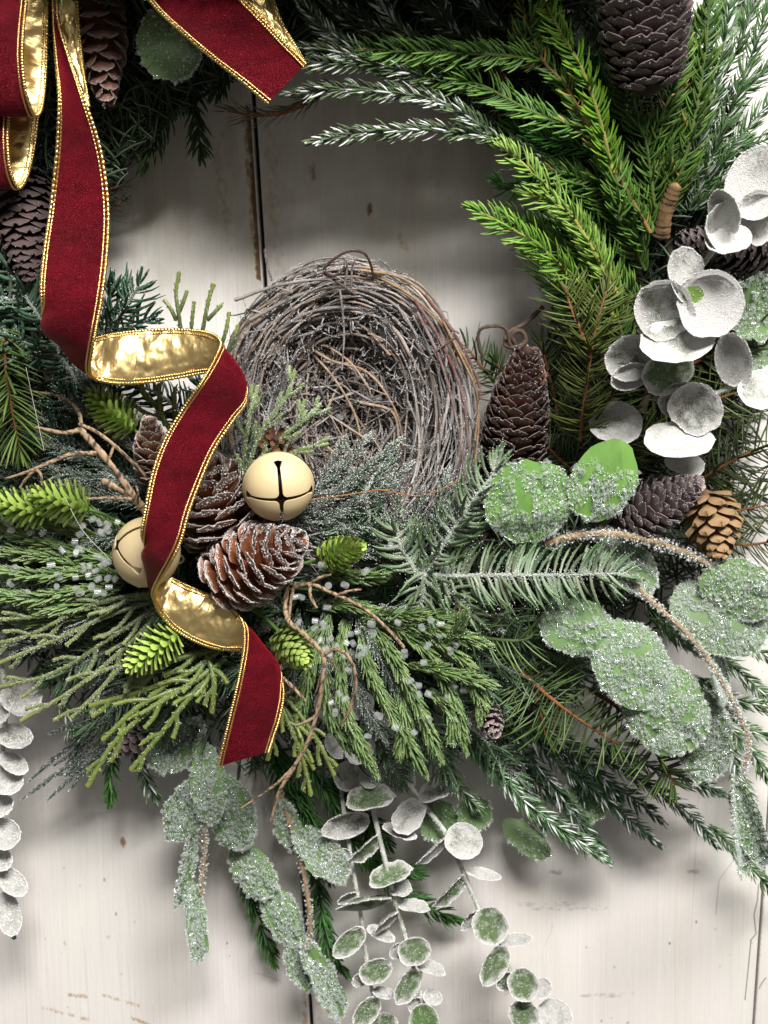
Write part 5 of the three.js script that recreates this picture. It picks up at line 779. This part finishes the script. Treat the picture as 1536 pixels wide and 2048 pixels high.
cone('pine_cone', 'brown cone with pale rims hanging behind the ribbon, top left', 'pine cone', { base: [182, -60, 6.2], tip: [216, 205, 7.6], r: 62, n: 56, open: [-4, 64], look: { ...LOOK.brown, c1: [0.26, 0.13, 0.09], white: [0.5, 0.42, 0.4] }, len: 0.85, wide: 1.05, frost: 14, core: 0.5 });
cone('pine_cone', 'dark unfrosted cone at the left edge beside the long red ribbon', 'pine cone', { base: [40, 345, 5.2], tip: [62, 560, 7.4], r: 72, n: 110, open: [8, 55], look: { ...LOOK.plum, snow: 0.3, white: [0.16, 0.13, 0.12] }, len: 0.66, wide: 1.1, start: 0.5, core: 0.68, frost: 2 });
cone('pine_cone', 'small light brown frosted cone left of the ribbon, below the gold fold', 'pine cone', { base: [312, 965, 6.2], tip: [298, 838, 7.8], r: 46, n: 52, open: [4, 60], look: { ...LOOK.open, c0: [0.24, 0.11, 0.05], c1: [0.33, 0.165, 0.085] }, len: 0.84, wide: 1.1, frost: 14, core: 0.5 });
cone('pine_cone', 'grey frosted cone between the iced leaf and the tan dry cone', 'pine cone', { base: [1236, 1046, 6.4], tip: [1398, 966, 8.6], r: 62, n: 84, open: [8, 55], look: LOOK.grey, len: 0.72, wide: 1.05, start: 0.45, core: 0.65, frost: 20 });
cone('pine_cone', 'small tan dry cone with loose papery scales near the right edge', 'pine cone', { base: [1412, 985, 6.6], tip: [1440, 1112, 7.8], r: 52, n: 50, open: [4, 56], look: LOOK.tan, kind: 'petal', len: 1.1, wide: 0.9, core: 0.4 });
cone('pine_cone', 'dark cone behind the white eucalyptus leaves at the right edge', 'pine cone', { base: [1560, 500, 4.6], tip: [1362, 478, 6.6], r: 60, n: 90, open: [6, 55], look: { ...LOOK.plum, c1: [0.05, 0.03, 0.024] }, len: 0.76, wide: 1.0, core: 0.6, frost: 4 });
cone('pine_cone', 'tiny pink frosted cone under the beaded juniper, right of centre', 'pine cone', { base: [960, 1420, 6.8], tip: [992, 1468, 8.6], r: 36, n: 30, open: [0, 60], look: LOOK.pink, len: 0.9, wide: 1.1, frost: 26 });
cone('dried_flower', 'small rust brown dried flower behind the cedar frond over the nest', 'dried flower', { base: [545, 890, 6.4], tip: [552, 880, 8.4], r: 34, n: 12, open: [-10, 30], look: LOOK.rust, kind: 'petal', piece: 'petal', len: 1.0, wide: 0.8 }); 
cone('pine_cone', 'purple brown cone under the cedar tips, lower left', 'pine cone', { base: [300, 1455, 4.4], tip: [230, 1510, 5.2], r: 28, n: 30, open: [0, 60], look: LOOK.grey, len: 0.9, wide: 1.1, frost: 6 });
// ---------------------------------------------------------------- soft green buds
const bud = (label, base, tip, r, n, kind, stem, o = {}) => cone('green_bud', label, 'bud', { base, tip, r, n, open: o.open ?? [34, 70], look: kind === 'point' ? { ...LOOK.bud, curl: -0.12, cup: 0.1 } : LOOK.bud, kind, piece: 'petal', mat: M.petal, len: o.len ?? 0.95, wide: o.wide ?? 1.0, core: 0.45, stem, stemR: 4, prof: (x) => Math.pow(Math.sin(Math.PI * clamp(0.22 + 0.72 * x)), 0.7) });
bud('light green pointed bud resting on the left beads, nearer the ribbon', [172, 1016, 8.2], [62, 986, 9], 40, 84, 'point', [[165, 1016, 8], [210, 1030, 7.6], [262, 1058, 7]], { len: 1.0, open: [18, 58], wide: 0.9 });
bud('light green pointed bud at the left edge, end to end with another', [92, 1022, 8.2], [-22, 1004, 8.8], 37, 80, 'point', undefined, { len: 1.0, open: [18, 58], wide: 0.9 });
bud('light green pointed bud under the gold fold of the ribbon', [264, 856, 6.8], [176, 782, 7.6], 36, 80, 'point', [[260, 852, 6.8], [276, 868, 6.4], [300, 890, 6]], { len: 1.0, open: [18, 58], wide: 0.9 });
bud('light green bud below the lower gold fold, left of the ribbon end', [352, 1268, 8.2], [252, 1338, 9.2], 40, 84, 'point', undefined, { len: 0.9, wide: 1.15, open: [12, 55] });
bud('light green bud right of the ribbon end, among the bare twigs', [560, 1266, 8], [612, 1326, 9.8], 40, 84, 'petal', [[562, 1268, 8], [535, 1240, 7.6], [505, 1218, 7.2]], { len: 0.8, wide: 0.8, open: [0, 48] });
bud('light green bud right of the front cone, below the nest', [646, 1118, 7.8], [722, 1092, 9.4], 37, 84, 'petal', [[650, 1116, 7.8], [620, 1124, 7.4], [585, 1132, 7]], { len: 0.8, wide: 0.8, open: [0, 48] });
// ---------------------------------------------------------------- dry twigs
const limb = (list, r) => Object.assign(list, { r });
bareTwig('tan bare branch with forked side twigs, left of the ribbon', [
  limb([[300, 1035, 7.4], [262, 985, 8.2], [210, 915, 8.6], [160, 858, 8.6]], [9, 7.5]), limb([[160, 860, 8.6], [130, 866, 8.8], [72, 855, 8.6]], [6.5, 4]), limb([[165, 862, 8.5], [155, 820, 8], [125, 795, 7.4], [60, 782, 6.8]], [5, 2.6]), limb([[192, 907, 8.8], [145, 908, 9.2], [100, 925, 9.4], [60, 942, 9.4], [10, 958, 9.2]], [6, 3]),
  limb([[72, 938, 9.4], [52, 958, 9.4], [40, 975, 9.4]], [4.4, 3]), limb([[72, 938, 9.4], [82, 950, 9.6], [84, 970, 9.6]], [4, 3]), limb([[296, 955, 7.4], [230, 892, 8.4], [190, 862, 8.6], [158, 848, 8.6]], [4.6, 4]), limb([[228, 890, 8.4], [222, 908, 8.6], [216, 922, 8.6]], [4, 3]), limb([[262, 998, 8.2], [220, 996, 8.8], [172, 998, 8.8]], [4.6, 3]), limb([[255, 990, 8.2], [232, 976, 8.9], [205, 962, 8.9]], [6, 9]), limb([[275, 1005, 8.2], [276, 985, 8.8], [272, 972, 8.8]], [3.4, 2])]);
bareTwig('crooked tan twigs hanging below the front cone, right of the ribbon end', [
  limb([[575, 1160, 8.2], [571, 1220, 8.8], [578, 1243, 9.2], [612, 1272, 9.8], [646, 1312, 10], [645, 1365, 10], [630, 1440, 9.8], [612, 1492, 9.6], [588, 1534, 9.4]], [6, 5]), limb([[646, 1312, 10], [668, 1298, 10.2], [692, 1308, 10.4], [709, 1340, 10.4], [710, 1385, 10.2], [685, 1452, 9.8]], [5, 3.4]),
  limb([[588, 1534, 9.4], [550, 1570, 9.2], [482, 1617, 8.8]], [4.6, 2.4]), limb([[588, 1534, 9.4], [560, 1580, 9.2], [542, 1642, 8.8]], [5.6, 3.4]), limb([[634, 1430, 9.8], [616, 1442, 9.8], [594, 1451, 9.6]], [4.4, 3.2]), limb([[566, 1356, 9.4], [585, 1374, 9.6], [611, 1402, 9.6]], [4.4, 4]), limb([[590, 1165, 8.2], [582, 1200, 8.8], [578, 1240, 9]], [4, 3.6]), limb([[655, 1315, 9.8], [665, 1325, 9.6], [676, 1342, 9.4]], [3.2, 2]), limb([[640, 1350, 9.6], [635, 1375, 9.4], [628, 1392, 9.2]], [2.6, 1.8]), limb([[605, 1370, 7], [575, 1385, 7.4], [566, 1396, 7.4]], [3, 2])]);
bareTwig('long thin tan twig reaching down right below the light green bud', [
  limb([[575, 1182, 8], [620, 1168, 9.2], [660, 1184, 9.8], [725, 1215, 10.2], [775, 1258, 10.4], [808, 1295, 10.4]], [4.6, 4]), limb([[620, 1168, 9.2], [621, 1192, 9.6], [633, 1216, 9.6]], [4.2, 3.4]), limb([[620, 1168, 9.2], [640, 1155, 9.6], [662, 1149, 9.6]], [4, 2.6]), limb([[672, 1192, 9.9], [695, 1183, 10.2], [722, 1179, 10.2]], [4.4, 3])]);
bareTwig('short brown stem end poking up left of the olive fir sprig', [limb([[950, 1262, 7.4], [930, 1232, 8], [914, 1212, 8.2]], [3.4, 3])], { c: [0.34, 0.17, 0.06], dark: 0.08 });
bareTwig('fine stiff strand of dried glue drawn across the left greens', [limb([[52, 735, 8.6], [68, 810, 8.8], [88, 900, 9]], [0.8, 0.7]), limb([[130, 995, 9.8], [165, 1060, 9.6], [220, 1120, 9.2]], [0.8, 0.7])], { c: [0.7, 0.68, 0.62], dark: 0 });
// ---------------------------------------------------------------- frosted white eucalyptus
LEAFMAT.patch = std({ map: (() => { seed(53); return field(256, 256, (u, v) => { const h = Math.hypot((u - 0.30) / 0.13, (v - 0.26) / 0.15) + 0.5 * (fbm(u * 9, v * 9) - 0.5); return h < 1 ? scalec([0.2, 0.36, 0.06], 0.8 + 0.5 * noise(u * 30, v * 6)) : scalec([0.72, 0.71, 0.70], 0.8 + 0.25 * rnd()); }, true); })(), roughness: 0.92, bumpMap: fuzzBump, bumpScale: 0.0006 });
eucalyptus('white flocked eucalyptus sprig with big cupped leaves at the right, uppermost', [[[1500, 380, 8.4], [1440, 480, 8.6], [1395, 545, 8.8], [1362, 605, 8.6], [1335, 660, 8], [1300, 720, 7], [1275, 750, 6.4]]], [
  [1482, 440, 8.4, 1552, 292, 9.2, 114, 15, 'white', 'cup'], [1468, 462, 8.8, 1452, 368, 10, 71, 58, 'white', 'cup'], [1472, 432, 8.2, 1560, 432, 8.8, 105, -20, 'white', 'cup'],
  [1442, 488, 8.2, 1404, 418, 9.4, 96, -22, 'pale', 'cup'], [1428, 478, 8.6, 1484, 518, 10.2, 93, 20, 'white', 'cup'],
  [1376, 600, 8.6, 1340, 492, 9.8, 84, -16, 'white', 'cup'], [1352, 662, 8.2, 1286, 556, 9.6, 112, 14, 'grey', 'cup'], [1358, 622, 8.8, 1494, 586, 10.2, 128, -8, 'patch', 'cup'], [1338, 650, 8.2, 1366, 740, 9.8, 146, 0, 'pale', 'cup'],
  [1385, 715, 7, 1278, 768, 7.8, 89, 20, 'green', 'flat'], [1296, 720, 6.8, 1204, 690, 7.8, 96, 25, 'pale', 'cup'], [1290, 740, 6.6, 1212, 756, 7.4, 57, 30, 'white', 'cup']], { dz: 1.4 });
eucalyptus('white flocked eucalyptus sprig at the right edge, below the cupped one', [[[1560, 725, 8], [1478, 768, 8.4], [1405, 800, 8], [1352, 848, 7.8], [1290, 880, 7]]], [
  [1478, 768, 8.4, 1462, 655, 9.6, 71, 30, 'white', 'cup'], [1478, 768, 8.4, 1552, 818, 9.4, 91, 20, 'pale', 'cup'], [1348, 840, 7.6, 1430, 772, 8.6, 114, -15, 'grey', 'cup'], [1400, 800, 7.4, 1310, 782, 8.2, 80, 30, 'pale', 'cup'],
  [1352, 846, 7.8, 1358, 922, 9, 139, 0, 'white', 'flat'], [1178, 838, 6, 1288, 862, 7, 89, 15, 'pale', 'flat'], [1328, 918, 6.6, 1410, 944, 7.4, 59, 30, 'white', 'flat']]);
eucalyptus('hanging frosted eucalyptus strand, middle of the three at the bottom', [[[715, 1500, 4], [742, 1600, 5.6], [760, 1680, 6], [776, 1745, 6], [793, 1812, 6], [812, 1880, 6], [826, 1932, 6], [841, 1990, 6], [852, 2060, 6]]], [
  [722, 1535, 5, 664, 1562, 5.8, 66, 15, 'pale', 'flat'], [726, 1535, 5, 770, 1560, 5.8, 70, 20, 'white', 'flat'], [690, 1612, 6.2, 794, 1596, 6.4, 62, 48, 'green', 'fold'], [738, 1628, 5.4, 637, 1656, 6.2, 62, 25, 'grey', 'cup'],
  [758, 1664, 6, 694, 1718, 6.6, 52, 52, 'green', 'fold'], [762, 1658, 6, 833, 1686, 6.8, 44, 66, 'white', 'cup'], [738, 1772, 6.2, 829, 1740, 6.6, 54, 52, 'green', 'fold'], [784, 1784, 6, 667, 1806, 6.4, 58, 58, 'green', 'cup'], [780, 1775, 5.6, 826, 1785, 6.4, 40, 40, 'white', 'fold'],
  [793, 1815, 6, 741, 1860, 6.6, 42, 60, 'pale', 'cup'], [795, 1814, 6, 861, 1824, 6.6, 38, 64, 'white', 'fold'], [797, 1908, 6.2, 864, 1890, 6.4, 58, 8, 'green', 'cup'], [806, 1885, 5.8, 777, 1912, 6.2, 34, 20, 'pale', 'cup'], [833, 1930, 6, 789, 2002, 6.4, 50, 22, 'green', 'wave'],
  [832, 1930, 6, 891, 1953, 6.6, 34, 55, 'white', 'fold'], [845, 1998, 6.2, 850, 2090, 6.4, 66, 0, 'bare', 'cup'], [842, 1992, 5.8, 818, 2020, 6, 40, 20, 'white', 'cup'], [846, 1990, 5.8, 884, 2006, 6.2, 34, 40, 'white', 'cup']], { r0: 5.5, r1: 4.5, dz: -2.2 });
eucalyptus('hanging frosted eucalyptus strand, leftmost of the three at the bottom', [[[680, 1560, 3.6], [690, 1640, 4.8], [706, 1740, 5], [720, 1820, 5], [728, 1880, 5], [738, 1950, 5], [748, 2000, 5], [758, 2060, 5]]], [
  [726, 1850, 5, 664, 1910, 5.6, 50, 16, 'green', 'cup'], [732, 1858, 5, 790, 1886, 5.6, 32, 50, 'pale', 'cup'], [720, 1952, 5.2, 787, 1926, 5.4, 50, 8, 'green', 'cup'], [736, 1945, 4.8, 700, 1962, 5.2, 32, 20, 'grey', 'wave'], [752, 1988, 5, 708, 2050, 5.4, 50, 16, 'green', 'cup'], [746, 1984, 5, 792, 1996, 5.6, 28, 50, 'white', 'cup'],
  [744, 2048, 5, 800, 2052, 5.4, 50, 20, 'green', 'cup'], [700, 1700, 4.8, 655, 1716, 5.2, 46, 30, 'white', 'wave'], [704, 1716, 5, 664, 1740, 5.4, 36, 45, 'pale', 'fold'], [712, 1780, 5, 670, 1800, 5.4, 34, 45, 'white', 'cup']], { r0: 4.5, r1: 4, dz: -1.8 });
eucalyptus('hanging frosted eucalyptus strand reaching right, rightmost of the three at the bottom', [[[764, 1470, 4.4], [800, 1540, 5.6], [838, 1596, 6], [862, 1628, 6], [892, 1668, 6], [916, 1720, 6], [928, 1748, 6], [948, 1796, 6], [972, 1850, 6], [1002, 1888, 6], [1020, 1940, 6], [1042, 1990, 6], [1066, 2020, 6]]], [
  [770, 1510, 5, 764, 1462, 5.8, 54, 10, 'white', 'flat'], [812, 1525, 5, 772, 1580, 5.6, 84, 10, 'grey', 'flat'], [840, 1600, 6, 913, 1576, 6.8, 52, 52, 'pale', 'fold'], [840, 1598, 6, 784, 1657, 6.6, 62, 14, 'pale', 'wave'],
  [893, 1668, 6, 829, 1724, 6.8, 42, 58, 'white', 'fold'], [892, 1664, 6, 963, 1702, 6.6, 72, 14, 'pale', 'cup'], [928, 1744, 6, 861, 1810, 6.6, 52, 50, 'green', 'fold'], [930, 1747, 6, 1004, 1763, 6.6, 34, 62, 'white', 'cup'], [958, 1812, 6.2, 1000, 1882, 6.6, 74, 2, 'green', 'cup'], [954, 1816, 6, 917, 1857, 6.4, 34, 40, 'pale', 'cup'],
  [1004, 1884, 6.2, 964, 1968, 6.6, 58, 18, 'green', 'cup'], [1000, 1888, 6, 1069, 1882, 6.6, 34, 56, 'white', 'cup'], [1022, 1942, 6, 989, 1972, 6.4, 44, 22, 'green', 'cup'], [1026, 1934, 6.2, 1064, 1996, 6.6, 64, 2, 'green', 'cup'], [1066, 1968, 6, 1102, 1988, 6.4, 44, 20, 'white', 'cup'], [1034, 1992, 6.2, 1056, 2054, 6.4, 62, 0, 'green', 'wave'], [1076, 2010, 6, 1142, 2052, 6.4, 66, 15, 'white', 'flat']], { r0: 5.5, r1: 4.5, dz: -2.2 });
eucalyptus('thickly flocked eucalyptus strand hanging down the lower left edge', [[[-10, 1200, 4], [-2, 1300, 5], [12, 1400, 5.2], [6, 1500, 5.2], [2, 1600, 5.2], [6, 1720, 5.2], [18, 1820, 5.2], [28, 1868, 5.2]]], [
  [6, 1378, 5.2, 88, 1412, 6, 76, 12, 'pale', 'flat'], [0, 1468, 5.2, 70, 1488, 6, 52, 30, 'pale', 'cup'], [2, 1510, 5.2, 56, 1550, 6, 40, 30, 'white', 'cup'], [-10, 1545, 5.2, 50, 1578, 6, 60, 15, 'white', 'cup'], [-6, 1600, 5.2, 26, 1628, 6, 50, 15, 'white', 'cup'], [-4, 1650, 5.2, 39, 1692, 6, 62, 12, 'white', 'cup'], [0, 1742, 5.2, 54, 1792, 6, 46, 25, 'white', 'cup'], [6, 1780, 5.2, 30, 1872, 6, 52, 12, 'white', 'cup'], [-10, 1700, 5.2, 22, 1740, 6, 44, 15, 'white', 'cup'],
  [-20, 1240, 4.6, 66, 1258, 5.4, 60, 20, 'pale', 'flat'], [-20, 1310, 4.6, 40, 1300, 5.4, 50, 25, 'white', 'cup'], [-20, 1430, 5, 34, 1420, 5.8, 60, 25, 'white', 'cup'], [24, 1862, 5.4, 33, 1880, 5.6, 12, 0, 'bare', 'fold']], { grain: 1.25, dz: -1.5 });
eucalyptus('white flocked eucalyptus leaves glimpsed between the juniper ropes', [[[690, 1330, 4], [694, 1420, 4.8], [700, 1520, 5]]], [[690, 1380, 4.6, 640, 1440, 5.4, 84, 10, 'white', 'flat'], [694, 1400, 4.6, 748, 1424, 5.2, 60, 15, 'white', 'flat'], [700, 1470, 4.8, 650, 1500, 5.4, 66, 15, 'pale', 'flat'], [700, 1480, 4.8, 740, 1520, 5.4, 66, 15, 'pale', 'flat'], [760, 1460, 4.6, 740, 1420, 5.2, 60, 15, 'pale', 'flat']]);
// ---------------------------------------------------------------- leaves crusted with ice
iceSprig('two bright green iced leaves side by side, right of centre', [[[1090, 1085, 7.4], [1180, 1068, 7.8], [1260, 1072, 8], [1350, 1098, 8], [1440, 1140, 7.6]]], [[1064, 1092, 8.6, 1054, 920, 9.4, 172, 0, 1, 0.8, 0, 0], [1246, 882, 9.4, 1176, 1048, 8.8, 132, 12, 1, 0.95, 0.38, 0]], { stemR: 8, stemIce: 3, bright: true });
iceSprig('large iced leaves along a brown curving stem, lower right', [[[1255, 1150, 7.4], [1300, 1200, 7.8], [1365, 1258, 8.4], [1418, 1322, 8.8], [1448, 1372, 9], [1478, 1430, 9], [1497, 1490, 9], [1486, 1550, 9]]], [
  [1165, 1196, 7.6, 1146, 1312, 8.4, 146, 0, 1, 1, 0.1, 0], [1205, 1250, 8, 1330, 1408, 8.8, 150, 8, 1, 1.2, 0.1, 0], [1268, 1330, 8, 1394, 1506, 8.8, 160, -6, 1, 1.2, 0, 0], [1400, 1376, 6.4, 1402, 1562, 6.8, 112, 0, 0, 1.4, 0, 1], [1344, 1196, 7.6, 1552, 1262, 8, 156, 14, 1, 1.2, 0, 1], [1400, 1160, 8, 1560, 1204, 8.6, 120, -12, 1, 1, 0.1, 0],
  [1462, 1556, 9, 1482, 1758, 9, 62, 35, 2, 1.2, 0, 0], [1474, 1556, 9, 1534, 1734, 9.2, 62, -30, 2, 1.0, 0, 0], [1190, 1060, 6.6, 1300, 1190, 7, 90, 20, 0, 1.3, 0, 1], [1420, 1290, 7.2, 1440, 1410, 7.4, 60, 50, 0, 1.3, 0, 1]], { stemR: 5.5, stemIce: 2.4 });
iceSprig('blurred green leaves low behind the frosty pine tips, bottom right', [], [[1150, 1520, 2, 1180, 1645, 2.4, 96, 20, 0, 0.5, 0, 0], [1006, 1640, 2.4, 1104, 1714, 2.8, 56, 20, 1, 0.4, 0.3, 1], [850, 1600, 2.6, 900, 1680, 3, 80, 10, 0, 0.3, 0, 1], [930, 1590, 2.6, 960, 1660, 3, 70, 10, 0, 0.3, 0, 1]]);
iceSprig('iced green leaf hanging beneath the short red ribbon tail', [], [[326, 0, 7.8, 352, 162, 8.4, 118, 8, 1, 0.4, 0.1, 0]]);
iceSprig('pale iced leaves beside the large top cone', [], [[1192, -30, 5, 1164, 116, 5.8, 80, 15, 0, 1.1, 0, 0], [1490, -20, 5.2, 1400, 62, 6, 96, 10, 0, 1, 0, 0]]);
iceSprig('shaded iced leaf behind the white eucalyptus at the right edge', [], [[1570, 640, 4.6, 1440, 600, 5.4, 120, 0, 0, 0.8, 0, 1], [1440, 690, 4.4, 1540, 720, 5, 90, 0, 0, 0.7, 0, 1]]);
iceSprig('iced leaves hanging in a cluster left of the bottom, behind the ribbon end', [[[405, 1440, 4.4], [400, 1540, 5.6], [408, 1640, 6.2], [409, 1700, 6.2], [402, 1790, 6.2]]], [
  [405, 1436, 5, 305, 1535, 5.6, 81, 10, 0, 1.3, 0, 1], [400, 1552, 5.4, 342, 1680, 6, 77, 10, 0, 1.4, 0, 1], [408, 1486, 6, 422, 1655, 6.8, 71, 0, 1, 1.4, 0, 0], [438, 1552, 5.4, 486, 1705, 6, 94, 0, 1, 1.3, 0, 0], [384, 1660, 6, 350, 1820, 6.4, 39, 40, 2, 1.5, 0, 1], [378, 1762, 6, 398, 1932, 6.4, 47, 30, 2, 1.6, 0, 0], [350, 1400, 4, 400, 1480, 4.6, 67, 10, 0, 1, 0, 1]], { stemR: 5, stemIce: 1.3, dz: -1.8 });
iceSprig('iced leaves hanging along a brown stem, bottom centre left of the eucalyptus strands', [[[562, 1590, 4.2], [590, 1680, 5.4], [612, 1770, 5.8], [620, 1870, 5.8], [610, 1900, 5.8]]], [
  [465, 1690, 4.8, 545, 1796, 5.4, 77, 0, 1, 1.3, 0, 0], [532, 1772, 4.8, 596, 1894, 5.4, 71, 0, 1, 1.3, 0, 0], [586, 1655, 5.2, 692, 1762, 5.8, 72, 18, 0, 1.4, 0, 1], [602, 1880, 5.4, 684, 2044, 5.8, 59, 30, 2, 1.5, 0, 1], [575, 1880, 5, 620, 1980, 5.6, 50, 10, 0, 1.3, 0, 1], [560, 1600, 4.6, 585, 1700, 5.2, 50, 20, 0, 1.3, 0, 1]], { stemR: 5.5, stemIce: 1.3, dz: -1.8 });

scene.traverse((o) => { if (o.isMesh) o.castShadow = o.receiveShadow = true; });
renderer.render(scene, camera);
